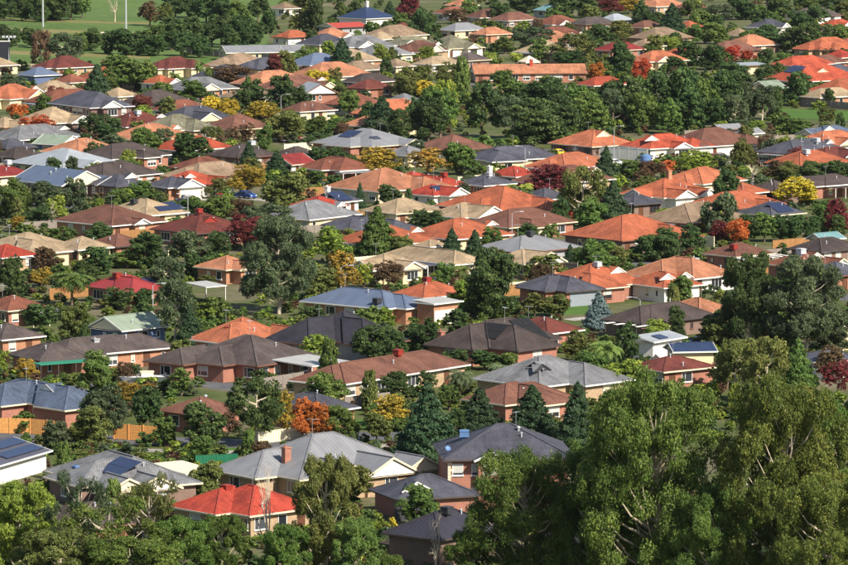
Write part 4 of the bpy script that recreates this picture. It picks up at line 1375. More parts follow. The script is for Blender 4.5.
def lobes(g, k, amp):
    D = unit(k, g)
    A = g.uniform(0.4, 1.0, k) * amp
    return lambda d: 1 + (np.maximum(0, d @ D.T - 0.55) / 0.45 * A).sum(1) - amp * 0.45
def crown_points(kind, g, n):
    """clump centres, clump radii, outward directions in a unit box: width 1, height 1, base at 0"""
    if kind in ('R', 'A', 'B'):
        # several overlapping heads of foliage of different size, so the outline is uneven and dark hollows lie between them
        nh = {'R': 13, 'A': 12, 'B': 8}[kind]
        low = {'R': g.choice([0.10, 0.14, 0.20, 0.30]), 'A': 0.26, 'B': 0.10}[kind]
        heads, hr = [], []
        for i in range(nh):
            t = (i + 0.5) / nh
            z = low + (0.86 - low) * t
            prof = math.sqrt(max(0.05, 1 - ((t - 0.40) / 0.64) ** 2))
            a = i * 2.4 + g.uniform(-.6, .6)
            rr = prof * g.uniform(0.12, 0.36)
            heads.append((math.cos(a) * rr, math.sin(a) * rr, z))
            hr.append(g.uniform(0.13, 0.22))
        heads, hr = np.array(heads), np.array(hr)
        idx = g.choice(nh, n, p=hr ** 2 / (hr ** 2).sum())
        d = unit(n, g)
        P = heads[idx] + d * (hr[idx] * g.uniform(0.3, 1.0, n) ** 0.5)[:, None] * np.array([1, 1, 0.85])
        P[:, 2] = np.clip(P[:, 2], 0.05, 0.97)
        rad = g.uniform(0.04, 0.085, n) * (0.9 if kind == 'A' else 1.0)
        o = d + 0.8 * (heads[idx] - np.array([0, 0, 0.45]))
        o /= np.linalg.norm(o, axis=1)[:, None]
        return P, rad, o
    if kind == 'G':        # eucalypt: clusters on separate limbs, sky between them
        heads = []
        for i in range(10):
            a = i * 2.4 + g.uniform(-.5, .5)
            z = 0.36 + 0.5 * ((i + 0.5) / 10) + g.uniform(-.05, .05)
            rr = 0.34 * math.sqrt(max(0.05, 1 - ((z - 0.55) / 0.48) ** 2))
            heads.append((math.cos(a) * rr, math.sin(a) * rr, z))
        heads.append((0.02, -0.02, 0.86))
        heads = np.array(heads)
        idx = g.integers(0, len(heads), n)
        d = unit(n, g)
        P = heads[idx] + d * (g.uniform(0.4, 1.0, n) ** 0.6 * 0.155)[:, None] * np.array([1, 1, 0.8])
        P[:, 2] = np.clip(P[:, 2], 0.12, 0.98)
        return P, g.uniform(0.045, 0.085, n), d
    if kind in ('C', 'K'):
        h = 1 - g.random(n) ** (0.62 if kind == 'C' else 0.9)
        h = 0.05 + 0.94 * (1 - g.random(n) ** 0.68) if kind == 'C' else 0.05 + 0.92 * g.random(n)
        a = g.uniform(0, 2 * math.pi, n)
        if kind == 'C':
            prof = 0.46 * (1 - h) ** 0.9 + 0.012
            prof *= 1 + 0.16 * np.sin(h * 46 + a * 2) + 0.10 * np.sin(a * 3 + h * 9)
        else:
            prof = 0.44 * np.clip(1.15 - np.abs(h - 0.42) * 1.55, 0.12, 1) ** 0.6
        r = prof * g.uniform(0.62, 1.05, n)
        P = np.stack([np.cos(a) * r, np.sin(a) * r, h], 1)
        d = np.stack([np.cos(a), np.sin(a), np.full(n, 0.45)], 1)
        d /= np.linalg.norm(d, axis=1)[:, None]
        rad = (0.022 + 0.10 * prof) if kind == 'C' else g.uniform(0.07, 0.12, n)
        return P, rad, d
def trunk_mesh(kind, g, mat, limbs=7, r=0.035, top=0.8):
    m = MB()
    lean = g.uniform(-0.05, 0.05, 2)
    pts = [(lean[0] * t * 1.4 + 0.012 * math.sin(t * 7 + lean[1] * 60), lean[1] * t * 1.4, t * top) for t in (0, .15, .32, .5, .7, .86, 1.0)]
    m.tube(pts, [r * 1.35, r, r * 0.88, r * 0.7, r * 0.5, r * 0.32, r * 0.12], 7)
    for i in range(limbs):
        t = 0.25 + 0.6 * (i + 0.4) / limbs
        a = i * 2.4 + g.uniform(-.4, .4)
        k = min(len(pts) - 2, int(t * 6))
        p = Vector(pts[k]).lerp(Vector(pts[k + 1]), t * 6 - k)
        ln = 0.30 * (1.15 - t)
        if kind == 'G':
            ln = 0.34 * math.sqrt(max(0.1, 1 - ((t * top + 0.12 - 0.55) / 0.5) ** 2))
        e = p + Vector((math.cos(a) * ln, math.sin(a) * ln, 0.16))
        mid = p.lerp(e, 0.5) + Vector((0, 0, -0.025))
        m.tube([p, mid, e], [r * 0.5, r * 0.34, r * 0.12], 5)
        e2 = mid + Vector((math.cos(a + 0.9) * ln * 0.45, math.sin(a + 0.9) * ln * 0.45, 0.10))
        m.tube([mid, e2], [r * 0.3, r * 0.1], 5)
    return m.mesh('trunk', mat)
def palm_meshes(g):
    cr = []
    tint = []
    nf = 40
    for i in range(nf):
        a = i * 2.4
        el = g.uniform(-0.35, 1.4)
        ln = 0.46
        prev = np.array([0, 0, 0.68])
        ax = np.array([math.cos(a), math.sin(a), 0])
        side = np.array([-math.sin(a), math.cos(a), 0])
        for s in range(7):
            t = s / 6
            ang = el - 1.9 * t
            nx = prev + (ax * math.cos(ang) * np.array([1, 1, 0]) + np.array([0, 0, math.sin(ang) * 0.95])) * ln / 7
            w = 0.10 * (1 - 0.75 * abs(t - 0.35) / 0.65)
            for sg in (-1, 1):
                for q in range(2):
                    u = prev + (nx - prev) * (q * 0.5)
                    v = prev + (nx - prev) * (q * 0.5 + 0.34)
                    tip = side * sg * w + np.array([0, 0, -w * 0.55]) + (nx - prev) * 0.6
                    cr += [u, v, v + tip, u + tip]
                    tint.append(g.random() * 0.6 + 0.4 * (el > 0.4))
            prev = nx
    tr = MB()
    tr.tube([(0, 0, 0), (0.005, 0, 0.2), (0, 0.004, 0.45), (0, 0, 0.70)], [0.085, 0.065, 0.062, 0.075], 9)
    for k in range(10):
        z = 0.06 + k * 0.066
        tr.tube([(0, 0, z), (0, 0, z + 0.02)], [0.076, 0.070], 9, False)
    return quads_to_mesh('crown', np.array(cr), np.array(tint), 'leaf_mg'), tr.mesh('trunk', 'bark')
def bare_meshes(g):
    m, tw = MB(), MB()
    def grow(p, d, ln, r, lv):
        q = p + d * ln
        (m if lv < 2 else tw).tube([p, p.lerp(q, 0.5) + Vector(g.uniform(-.012, .012, 3)), q], [r, r * 0.8, r * 0.55], 5 if lv < 2 else 3)
        if lv < 4:
            for k in range(3 if lv else 4):
                nd = (d + Vector(g.uniform(-.75, .75, 3)) + Vector((0, 0, 0.18))).normalized()
                grow(p.lerp(q, g.uniform(.45, 1.0)), nd, ln * g.uniform(.55, .8), r * 0.5, lv + 1)
    grow(Vector((0, 0, 0)), Vector((0, 0, 1)), 0.36, 0.034, 0)
    return tw.mesh('twigs', 'bark_pale'), m.mesh('trunk', 'bark_pale')

G0 = np.random.default_rng(11)
CROWN, TRUNK = {}, {}
SPEC = {'R': (8, 330, 34, 0.034), 'A': (5, 280, 26, 0.030), 'G': (5, 300, 34, 0.022), 'C': (4, 760, 28, 0.025), 'K': (2, 160, 40, 0.050), 'B': (5, 170, 26, 0.052)}
for k_, (nv, nc, per, sz) in SPEC.items():
    CROWN[k_], TRUNK[k_] = [], []
    for i_ in range(nv):
        g_ = np.random.default_rng(100 + 17 * i_ + ord(k_))
        nc_, per_, sz_ = nc, per, sz
        if k_ in 'RAB':       # coarse, fine and open-crowned kinds
            nc_, per_, sz_ = ((nc, per, sz), (int(nc * 1.3), int(per * 1.3), sz * 0.74), (int(nc * 0.62), per, sz * 0.95))[i_ % 3]
        P_, rad_, out_ = crown_points(k_, g_, nc_)
        V_, t_ = leaves_mesh('crown', P_, rad_, out_, per_, sz_, g_, droop=0.5 if k_ in 'GC' else 0.0, asp=2.2 if k_ == 'G' else 1.6)
        CROWN[k_].append(quads_to_mesh('crown', V_, t_, 'leaf_dg'))
        TRUNK[k_].append(trunk_mesh(k_, g_, 'bark_pale' if k_ == 'G' else 'bark', 10 if k_ == 'G' else 6, 0.028 if k_ != 'C' else 0.02, 0.9 if k_ in 'CK' else (0.8 if k_ == 'G' else 0.6)))
PALMS = [palm_meshes(np.random.default_rng(40 + i)) for i in range(3)]
BARES = [bare_meshes(np.random.default_rng(60 + i)) for i in range(3)]
def big_tree(seed, n, per, leaf, spread=0.40, headr=(0.09, 0.17), nh=38, zlo=0.16, droop=0.25):
    """an eucalypt in a unit box (width 1, height 1): leaves hang in clumps, clumps make billowing heads"""
    g = np.random.default_rng(seed)
    heads, hr = [], []
    for i in range(nh):
        z = zlo + (0.93 - zlo) * (i + 0.5) / nh
        a = i * 2.399 + g.uniform(-.5, .5)
        prof = math.sqrt(max(0.03, 1 - ((z - 0.48) / 0.54) ** 2))
        rr = prof * (spread * g.uniform(0.75, 1.05) if i % 3 else 0.16)
        heads.append((math.cos(a) * rr, math.sin(a) * rr, z + g.uniform(-.03, .03)))
        hr.append(g.uniform(*headr) * (0.75 + 0.35 * prof))
    heads, hr = np.array(heads), np.array(hr)
    idx = g.choice(nh, n, p=hr ** 2 / (hr ** 2).sum())
    d = unit(n, g)
    P = heads[idx] + d * (hr[idx] * g.uniform(0.25, 1.0, n) ** 0.5)[:, None] * np.array([1, 1, 0.75])
    P[:, 2] = np.clip(P[:, 2], 0.05, 0.99)
    rad = g.uniform(0.016, 0.042, n)
    o = d + 0.8 * (heads[idx] - np.array([0, 0, 0.4]))
    o /= np.linalg.norm(o, axis=1)[:, None]
    V, t = leaves_mesh('crown', P, rad, o, per, leaf, g, 0.9, 2.2, np.clip(0.45 * g.random(nh)[idx] + 0.55 * g.random(n), 0, 1), droop)
    tr = MB()
    r = 0.018
    sp = [(0, 0, 0), (0.01, 0.01, .2), (-0.015, 0.005, .4), (0.01, -.01, .6), (0, 0, .85)]
    tr.tube(sp, [r * 1.4, r, r * .8, r * .55, r * .15], 9)
    for i in range(nh):
        q = Vector(heads[i])
        p = Vector((0, 0, max(0.08, q.z - 0.2)))
        mid = p.lerp(q, 0.55) + Vector((g.uniform(-.02, .02), g.uniform(-.02, .02), -0.03))
        tr.tube([p, mid, q], [r * .42, r * .26, r * .07], 5)
    return quads_to_mesh('crown', V, t, 'leaf_fg'), tr.mesh('trunk', 'bark_pale')
BIG = {'broad': [big_tree(501 + i, 5600, 28, 0.0068, 0.43, (0.055, 0.105), 96, 0.12) for i in range(3)],
       'mid': [big_tree(511 + i, 3200, 26, 0.0105, 0.40, (0.07, 0.13), 48, 0.22) for i in range(2)],
       'slim': [big_tree(521 + i, 3600, 24, 0.0100, 0.38, (0.05, 0.10), 64, 0.10) for i in range(2)],
       'sparse': [big_tree(531 + i, 1300, 18, 0.0095, 0.44, (0.05, 0.10), 36, 0.2) for i in range(2)]}


KINDN = {'R': 'broadleaf_tree', 'A': 'autumn_tree', 'G': 'eucalyptus_tree', 'C': 'conifer_tree', 'K': 'column_tree', 'B': 'garden_shrub',
         'P': 'palm_tree', 'D': 'bare_tree', 'F': 'eucalyptus_tree'}
KINDL = {'R': ('rounded', 'tree'), 'A': ('airy', 'tree'), 'G': ('open crowned', 'gum tree'), 'C': ('conical', 'conifer'), 'K': ('narrow upright', 'tree'),
         'B': ('low', 'shrub'), 'P': ('feathery', 'palm'), 'D': ('leafless', 'tree'), 'F': ('tall spreading', 'gum tree')}
TREES = []
HEIGHT = {}
tcount = 0
def T(kind, colr, x, ytop, ybase, wpx, crown=None):
    """a plant whose foot shows at (x, ybase), whose top shows at row ytop and which spans wpx pixels"""
    global tcount
    tcount += 1
    p = at(x, ybase)
    if in_house(p, 0.8):
        for k in range(1, 60):
            q = p + Vector((0, -0.5 * k, 0))
            if not in_house(q, 0.8):
                p = q
                break
            q = p + Vector((0, 0.5 * k, 0))
            if k < 12 and not in_house(q, 0.8):
                p = q
                break
    s = FPX / (p - Vector((0, 0, CAMH))).length
    h = max(1.0, height_at(p, ytop))
    w = max(0.8, wpx / s)
    if kind in 'RAB' and w > 2.2 * h:
        w = 2.2 * h
    i = tcount
    size = 'tall ' if h > 11 and kind not in 'FB' else ('small ' if h < 4.5 and kind not in 'BKF' else '')
    form, noun = KINDL[kind]
    colw = '' if kind == 'D' else LEAFW[colr] + ' '
    rel = relation(p)
    for lab in (f'{size}{colw}{form} {noun} {rel}', f'{size}{colw}{noun} {rel}', f'{colw}{noun} {rel}', f'{colw}{noun.split()[-1]} {rel}'):
        if len(lab.split()) <= 16:
            break
    e = thing(KINDN[kind], lab, 'shrub' if kind == 'B' else ('palm' if kind == 'P' else 'tree'), (p.x, p.y, 0), 0.0)
    TREES.append(e)
    HEIGHT[e.name] = h
    rz = rng.uniform(0, 6.28)
    if kind == 'P':
        cm, tm = PALMS[i % 3]
        wx = w / 0.78
    elif kind == 'D':
        cm, tm = BARES[i % 3]
        wx = w / 0.75
    elif kind == 'F':
        cm, tm = BIG[crown][i % len(BIG[crown])]
        wx = w / (0.98 if crown == 'mid' else 0.93)
    else:
        k = rng.randrange(len(CROWN[kind]))
        cm, tm = CROWN[kind][k], TRUNK[kind][k]
        wx = w / {'R': 0.80, 'A': 0.68, 'G': 0.84, 'C': 0.74, 'K': 0.85, 'B': 0.80}[kind]
    sc = (wx, wx, h)
    if kind in 'PD':
        wt = (wx + h * 0.4) / 1.4
        sc = (wx, wx, h)
    o = put('twigs' if kind == 'D' else 'crown', cm, e, None, (0, 0, rz), sc)
    tr = put('trunk', tm, e, None, (0, 0, rz), sc if kind != 'P' else (h * 0.4, h * 0.4, h))
    if kind == 'P' and True:
        o.scale = (wx, wx, h)
    if kind != 'D':
        o.material_slots[0].link = 'OBJECT'
        o.material_slots[0].material = MATS['leaf_' + colr]
    return e
# far trees round the playing field
for a_ in [
 ('R','dg',13,-8,17,30),('R','dg',31,-5,18,22),('R','dg',50,-6,20,26),('R','dg',71,-6,20,26),('D','br',115,-5,22,18),('A','br',150,1,26,20),
 ('R','dg',175,-8,20,36),('R','dg',206,-6,23,28),('R','dg',172,17,50,38),('R','dg',192,16,48,30),('R','dg',212,22,47,24),('R','dg',4,24,39,14),
 ('R','dg',16,27,46,16),('R','dg',28,27,46,18),('G','br',41,30,72,20),('G','gg',66,32,72,32),('R','dg',91,28,51,26),('R','dg',127,28,55,28),
 ('R','dg',154,34,56,24),('B','dg',184,46,58,11),('C','dc',97,64,105,30),('R','mg',122,54,92,42),('R','mg',146,60,92,22),('P','mg',175,69,92,17),
 ('P','mg',199,58,86,14),('P','mg',210,63,88,14),('R','mg',195,79,100,28),('A','dr',55,86,108,22),('A','dr',142,94,118,22),('R','gg',14,75,104,32),
 ('R','mg',45,93,117,22),('A','ro',17,103,120,18),('A','ye',213,96,121,22),('A','ye',228,98,122,20),('B','mg',70,67,76,9),
 ('R','dg',222,15,45,30),('R','dg',240,14,48,28),('R','dg',268,10,34,16),('A','og',299,10,33,20),('R','dg',315,-8,34,20),('A','ro',287,3,14,10),
 ('B','mg',340,2,17,12),('C','dc',390,1,26,18),('R','dr',408,-6,18,22),('R','mg',372,21,37,15),('R','dg',388,21,37,14),('R','dg',420,6,42,26),
 ('R','mg',358,30,50,14),('C','dc',342,38,74,26),('R','dr',276,52,80,22),('R','og',288,50,80,20),('R','mg',307,45,72,26),('A','lg',380,43,66,16),
 ('K','dg',386,58,80,12),('R','og',408,65,98,28),('A','ye',424,80,100,20),('A','ye',316,69,88,22),('R','og',335,67,87,16),('R','og',339,83,99,18),
 ('A','br',232,64,88,36),('R','dg',252,79,108,28),('R','dg',282,74,110,30),('A','yo',262,101,122,34),('C','dc',382,96,135,36),
 ('A','br',456,8,24,22),('R','dg',525,-8,13,32),('R','dg',562,-8,18,30),('R','dg',584,-7,18,28),('A','dr',608,-4,16,26),('A','yo',630,-3,14,24),
 ('B','dg',493,-2,8,14),('G','gg',532,26,52,40),('B','dg',475,30,38,10),('R','dg',600,24,46,26),('R','og',620,20,40,26),('G','og',573,33,64,40),
 ('R','dg',567,50,72,32),('R','dg',620,41,78,28),('R','mg',505,36,54,26),('P','lg',490,50,68,16),('P','lg',516,50,68,16),('B','dg',437,39,56,14),
 ('A','lg',427,46,62,18),('R','lg',437,80,130,40),('R','og',422,64,90,26),('A','og',447,62,88,22),('K','mg',462,58,95,14),('R','mg',503,69,88,26),
 ('A','ro',597,62,82,18),('B','mg',609,62,80,14),
 ('R','dg',182,30,56,24),('R','dg',200,34,58,22),('R','mg',160,24,50,24),('R','dg',142,30,54,20),('R','dg',255,22,44,18),('R','dg',230,28,52,22),('R','mg',108,66,96,22),('R','dg',135,60,90,24),
 ('R','dg',650,10,30,22),('R','mg',700,10,34,24),('R','dg',760,8,30,24),('R','dg',800,10,34,26),('R','mg',840,24,48,24),('R','dg',690,40,66,24),('R','mg',745,30,50,20),
 ('R','mg',60,100,124,22),('R','og',170,96,122,20),('R','dg',240,88,118,24),('R','dg',300,84,114,20),('R','mg',350,90,116,20),('R','dg',368,100,124,20),('R','dg',400,108,142,26),
 ('R','dg',4,-8,19,24),('R','dg',22,-6,21,22),('R','dg',40,-4,22,20),('R','dg',60,-8,21,24),('R','mg',82,-4,18,18),('R','dg',190,-8,18,30),('R','dg',222,-6,24,26),('R','mg',240,0,26,22),('R','dg',258,-6,22,24),('R','og',300,-6,14,22),
 ('R','dg',8,30,47,18),('R','dg',36,28,48,18),('R','mg',80,32,52,18),('A','og',165,2,28,18),('R','dg',110,30,54,18),
 ('R','mg',470,0,22,20),('R','dg',500,2,24,22),('R','mg',555,6,30,22),('R','og',590,4,26,20),('R','dg',640,0,24,20),('R','mg',690,-2,20,22),('R','dg',715,14,36,20),('R','mg',775,10,34,22),('R','dg',815,4,26,24),('R','og',845,0,22,20),
 ('R','mg',400,12,34,20),('R','dg',355,0,24,16),('R','dg',430,18,38,18),('R','mg',540,38,62,22),('R','dg',585,30,56,22),('R','og',655,34,56,20),('R','dg',675,56,74,20),('R','mg',785,52,70,20),
 # the dense belt
 ('R','mg',440,84,140,42),('R','dg',482,79,138,40),('R','dg',418,94,140,34),('G','gg',512,95,139,30),('R','dg',537,99,144,54),('R','dg',563,95,136,38),
 ('R','mg',590,92,134,40),('G','gg',612,88,132,34),('R','dg',634,72,131,40),('R','dg',655,66,128,40),('R','dg',679,67,128,40),('R','mg',702,75,126,34),
 ('R','dg',724,70,125,38),('G','gg',746,80,124,30),('G','gg',762,84,124,24),('R','dg',775,86,120,20),('R','dg',545,77,118,46),('R','mg',515,80,112,34),
 ('R','mg',578,84,118,36),('R','dg',610,80,116,34),('R','mg',645,92,133,30),('R','dg',690,90,131,34),('R','dg',714,96,131,30),('R','mg',668,98,134,28),
 ('G','gg',735,94,130,24),
 ('C','dc',672,3,36,26),('G','gg',718,4,26,32),('R','dg',740,-6,20,28),('R','mg',759,4,20,14),('R','dg',779,-5,18,28),('R','mg',806,-4,10,24),
 ('R','dg',833,-4,9,32),('R','mg',694,24,44,22),('R','mg',716,22,44,26),('A','lg',669,36,52,24),('R','dg',770,25,52,30),('R','dg',793,27,53,28),
 ('G','dg',815,22,54,36),('D','br',828,38,56,30),('R','mg',756,28,42,14),('A','re',733,45,62,18),('A','re',747,50,62,14),('R','dg',712,44,70,26),
 ('R','dg',766,48,64,16),('R','gg',802,55,72,14),('R','dg',735,62,85,36),('R','dg',765,64,86,26),('R','dg',797,71,106,28),('A','br',780,82,96,14),
 ('R','dg',827,88,106,12),('R','mg',818,94,106,10),('A','re',642,58,84,16),
 # second band
 ('A','ro',38,114,143,30),('R','dg',96,112,135,28),('R','dg',111,118,142,28),('A','lg',143,105,128,24),('R','dg',85,133,150,20),('R','gg',112,134,156,32),
 ('B','dg',35,138,150,20),('R','mg',146,128,160,34),('G','gg',163,128,150,22),('R','dg',190,132,165,40),('A','lg',130,148,170,20),('R','dg',57,157,178,18),
 ('R','gg',75,156,178,16),('B','dg',34,161,172,26),('R','mg',95,162,180,20),('B','mg',111,164,178,14),('R','mg',127,158,176,26),('R','mg',16,176,218,34),
 ('R','gg',46,180,215,36),('R','gg',75,177,212,28),('R','mg',142,181,200,26),('B','mg',118,188,204,24),('G','og',212,126,142,20),
 ('R','og',286,110,142,40),('R','mg',316,116,134,22),('B','mg',335,117,130,18),('B','mg',352,118,130,16),('A','br',243,122,148,28),('R','mg',265,124,150,16),
 ('R','dg',428,97,142,36),('B','dg',318,133,150,32),('C','dc',249,142,172,20),('C','dc',277,150,176,22),('A','yo',379,147,179,42),('A','yo',427,146,176,36),
 ('A','yo',248,164,196,34),('R','og',287,172,214,44),('B','lg',300,167,182,16),('B','mg',318,170,184,22),('C','dc',360,182,208,10),('R','mg',458,142,175,30),
 ('A','br',483,150,165,24),('G','gg',473,175,195,26),('A','dr',548,164,192,42),('P','lg',511,181,205,17),('P','lg',525,180,205,19),('G','og',583,164,226,42),
 ('C','dc',606,146,184,24),('C','dc',613,180,230,34),('B','dg',611,138,150,18),('B','dg',583,142,153,14),('B','mg',627,160,180,26),('R','dg',560,195,232,24),
 ('R','mg',590,196,232,36),('A','lg',697,150,178,36),('A','br',650,160,180,26),('A','ro',668,160,178,18),('R','og',741,137,170,24),('R','gg',769,138,160,18),
 ('D','br',753,160,182,28),('A','br',776,160,182,22),('R','og',790,160,184,28),('P','mg',799,132,155,18),('P','mg',812,142,160,10),('A','dr',795,145,165,14),
 ('R','dg',815,161,184,34),('R','dg',838,160,184,30),('A','ye',799,177,206,38),('R','dg',726,168,212,26),('R','mg',785,114,135,24),('R','mg',801,118,137,26),
 ('B','yo',835,133,145,18),
 # third band
 ('D','br',47,202,230,38),('R','dg',40,206,230,30),('A','yo',18,215,232,20),('B','mg',44,227,240,26),('B','mg',63,226,240,24),('R','dg',102,222,244,22),
 ('B','og',51,248,270,34),('R','dg',98,246,274,32),('B','mg',127,250,268,28),('B','mg',60,264,278,16),('A','yo',42,266,288,20),('R','dg',12,254,300,30),
 ('P','mg',72,266,306,52),('R','dg',147,232,268,40),('R','gg',186,228,265,40),('R','dg',216,230,256,26),('G','gg',168,256,302,32),('R','dg',196,253,280,26),
 ('R','dg',214,252,280,26),('R','mg',207,202,220,24),('R','mg',190,196,218,24),('R','mg',220,196,222,30),('A','br',240,198,222,24),('G','gg',268,203,236,46),
 ('A','dr',246,215,250,42),('R','dg',219,233,262,26),('R','mg',213,255,280,24),('A','lg',330,226,264,32),('A','yo',341,250,298,30),('R','lg',364,262,288,22),
 ('C','mg',378,206,256,40),('R','og',351,228,250,16),('B','yo',347,198,212,14),('R','dg',394,206,222,16),('P','gg',405,199,222,18),('R','dg',418,208,232,24),
 ('A','br',389,260,282,26),('R','og',322,268,300,34),('R','dg',433,209,239,36),('C','dc',452,228,262,22),('C','dc',475,230,272,26),
 ('R','mg',446,262,288,24),('P','mg',462,262,288,22),('R','dg',517,207,232,16),('B','mg',551,222,237,16),('K','dg',540,214,232,8),('B','og',547,252,278,38),
 ('C','dc',570,244,268,14),('R','mg',595,238,272,40),('R','og',618,245,270,20),('B','lg',663,208,218,26),('R','og',690,202,222,24),('R','gg',720,192,240,34),
 ('A','ro',738,218,245,20),('A','dr',720,220,243,18),('R','dg',748,214,242,24),('R','mg',764,212,242,24),('R','dg',780,213,242,24),('R','dg',796,214,242,24),
 ('R','dg',812,216,242,22),('A','dr',835,198,235,22),('R','dg',838,214,236,18),('R','dg',645,235,262,28),('R','dg',668,226,262,34),('R','dg',690,224,258,30),
 ('R','mg',680,275,300,24),('B','dg',700,283,298,18),('B','mg',634,246,262,20),
 # fourth band
 ('R','dg',119,287,310,34),('R','dg',40,303,332,34),('R','og',73,302,342,34),('B','mg',45,325,345,24),('G','gg',175,278,346,36),('B','lg',168,314,330,22),
 ('C','dc',190,305,348,26),('B','lg',212,300,326,24),('R','mg',98,348,396,38),('A','yo',26,358,382,22),('A','br',124,362,385,20),('A','yo',133,380,405,36),
 ('R','mg',182,367,396,30),('B','mg',100,325,338,18),('R','mg',216,296,326,26),('R','dg',310,304,334,34),('A','lg',318,334,354,30),('K','mg',330,340,380,17),
 ('R','dg',370,325,356,36),('R','dg',393,326,356,30),('R','dg',415,322,352,26),('R','mg',322,370,412,44),('R','dg',398,372,402,34),('R','dg',428,322,354,24),
 ('R','dg',455,350,372,32),('R','dg',484,350,370,30),('R','mg',506,352,368,24),('R','og',535,292,316,26),('R','og',556,294,316,26),('C','bl',599,291,330,28),
 ('B','lg',555,324,346,22),('R','og',575,330,360,30),('P','mg',605,335,382,40),('R','dg',625,322,372,34),('R','mg',590,350,386,30),('R','lg',626,360,396,42),
 ('P','gg',460,365,402,34),('P','gg',500,360,386,28),('R','dg',726,306,346,44),('G','og',735,338,400,36),('G','og',765,336,406,42),('C','mg',798,338,396,32),
 ('R','dg',785,325,356,40),('R','dg',677,305,340,20),('A','dr',838,358,396,26),('A','br',830,345,376,28),('R','dg',492,248,320,50),
 # foreground gardens
 ('B','mg',24,410,433,22),('R','gg',55,420,452,30),('R','og',88,405,450,40),('R','gg',102,385,442,44),('R','dg',148,385,432,32),('R','mg',165,416,446,26),
 ('R','dg',203,402,448,42),('G','dg',256,375,446,50),('A','yo',284,390,434,24),('A','ro',306,396,441,26),('A','ro',320,402,441,26),('R','mg',342,405,441,34),
 ('R','og',376,412,443,28),('A','yo',391,394,426,32),('C','dc',428,384,470,60),('C','dc',480,388,440,44),('C','dc',532,385,444,48),('C','dc',578,382,452,40),
 ('R','dg',456,408,442,24),('B','lg',383,519,536,12),('B','ye',393,516,534,13),
 ('D','br',268,455,592,40),('D','br',436,505,585,26),
]:
    T(*a_)
# big gums
T('F', 'gg', 279, 216, 314, 80, 'mid')
T('F', 'gg', 806, 256, 356, 80, 'mid')
T('F', 'dg', 750, 252, 352, 66, 'mid')
for x_, yt_, yb_, w_, c_, k_ in ((655, 366, 625, 150, 'fg', 'broad'), (600, 432, 612, 90, 'fg', 'broad'), (785, 370, 640, 140, 'fb', 'broad'), (842, 390, 622, 95, 'fg', 'broad'),
        (524, 446, 606, 122, 'fg', 'broad'), (326, 450, 600, 74, 'og', 'slim'), (716, 480, 640, 90, 'fg', 'broad'), (830, 470, 660, 120, 'fb', 'broad'),
        (20, 478, 595, 90, 'lg', 'slim'), (110, 496, 612, 120, 'fg', 'sparse'), (150, 470, 604, 80, 'og', 'sparse'), (80, 470, 606, 70, 'gg', 'sparse'), (178, 514, 606, 80, 'fg', 'slim'),
        (222, 512, 600, 60, 'fg', 'slim'), (60, 526, 620, 110, 'og', 'slim'), (470, 528, 606, 60, 'fg', 'slim'), (285, 522, 605, 60, 'fg', 'slim'),
        (385, 552, 606, 50, 'fg', 'slim'), (130, 535, 625, 120, 'fg', 'slim'), (355, 515, 606, 60, 'mg', 'slim')):
    T('F', c_, x_, yt_, yb_, w_, k_)
# ------------------------------------------------------------------ filler planting: shrubs and small trees in the yards, and undergrowth
fr = random.Random(21)
spots_ = [(e.location.x, e.location.y) for e in TREES]
made = 0
tries = 0
while made < 240 and tries < 6000:
    tries += 1
    if fr.random() < 0.65:      # planting against the sunny walls
        c_, L_, D_, a_, d_, f_ = fr.choice(HOUSES)
        u_, v_ = (fr.uniform(-.5, .5) * L_, -D_ / 2 - fr.uniform(1.5, 6)) if fr.random() < .6 else (-L_ / 2 - fr.uniform(1.5, 6), fr.uniform(-.5, .5) * D_)
        q_ = proj((c_.x + u_ * math.cos(a_) - v_ * math.sin(a_), c_.y + u_ * math.sin(a_) + v_ * math.cos(a_), 0))
        x_, y_ = q_
        if not (-15 < x_ < 865 and 20 < y_ < 560):
            continue
    else:
        y_ = 60 + 470 * fr.random() ** 0.8
        x_ = fr.uniform(-15, 865)
    p = at(x_, y_)
    if not free(p, 1.4) or any((p.x - a) ** 2 + (p.y - b) ** 2 < 12 for a, b in spots_):
        continue
    if y_ > 470 and x_ > 440:
        continue
    s_ = px_per_m(x_, y_)
    k = fr.random()
    kd = 'B' if k < 0.42 else ('R' if k < 0.82 else ('A' if k < 0.92 else 'K'))
    hgt_ = {'B': fr.uniform(1.4, 2.6), 'R': fr.uniform(2.8, 5.0), 'A': fr.uniform(3, 5), 'K': fr.uniform(3, 5)}[kd]
    wid = hgt_ * {'B': fr.uniform(1.1, 1.7), 'R': fr.uniform(.8, 1.1), 'A': .85, 'K': .4}[kd]
    c = fr.choice(('dg', 'dg', 'mg', 'mg', 'gg', 'og', 'og', 'lg')) if kd != 'A' else fr.choice(('yo', 'br', 'og', 'og'))
    T(kd, c, x_, y_ - hgt_ * s_, y_, wid * s_)
    spots_.append((p.x, p.y))
    made += 1
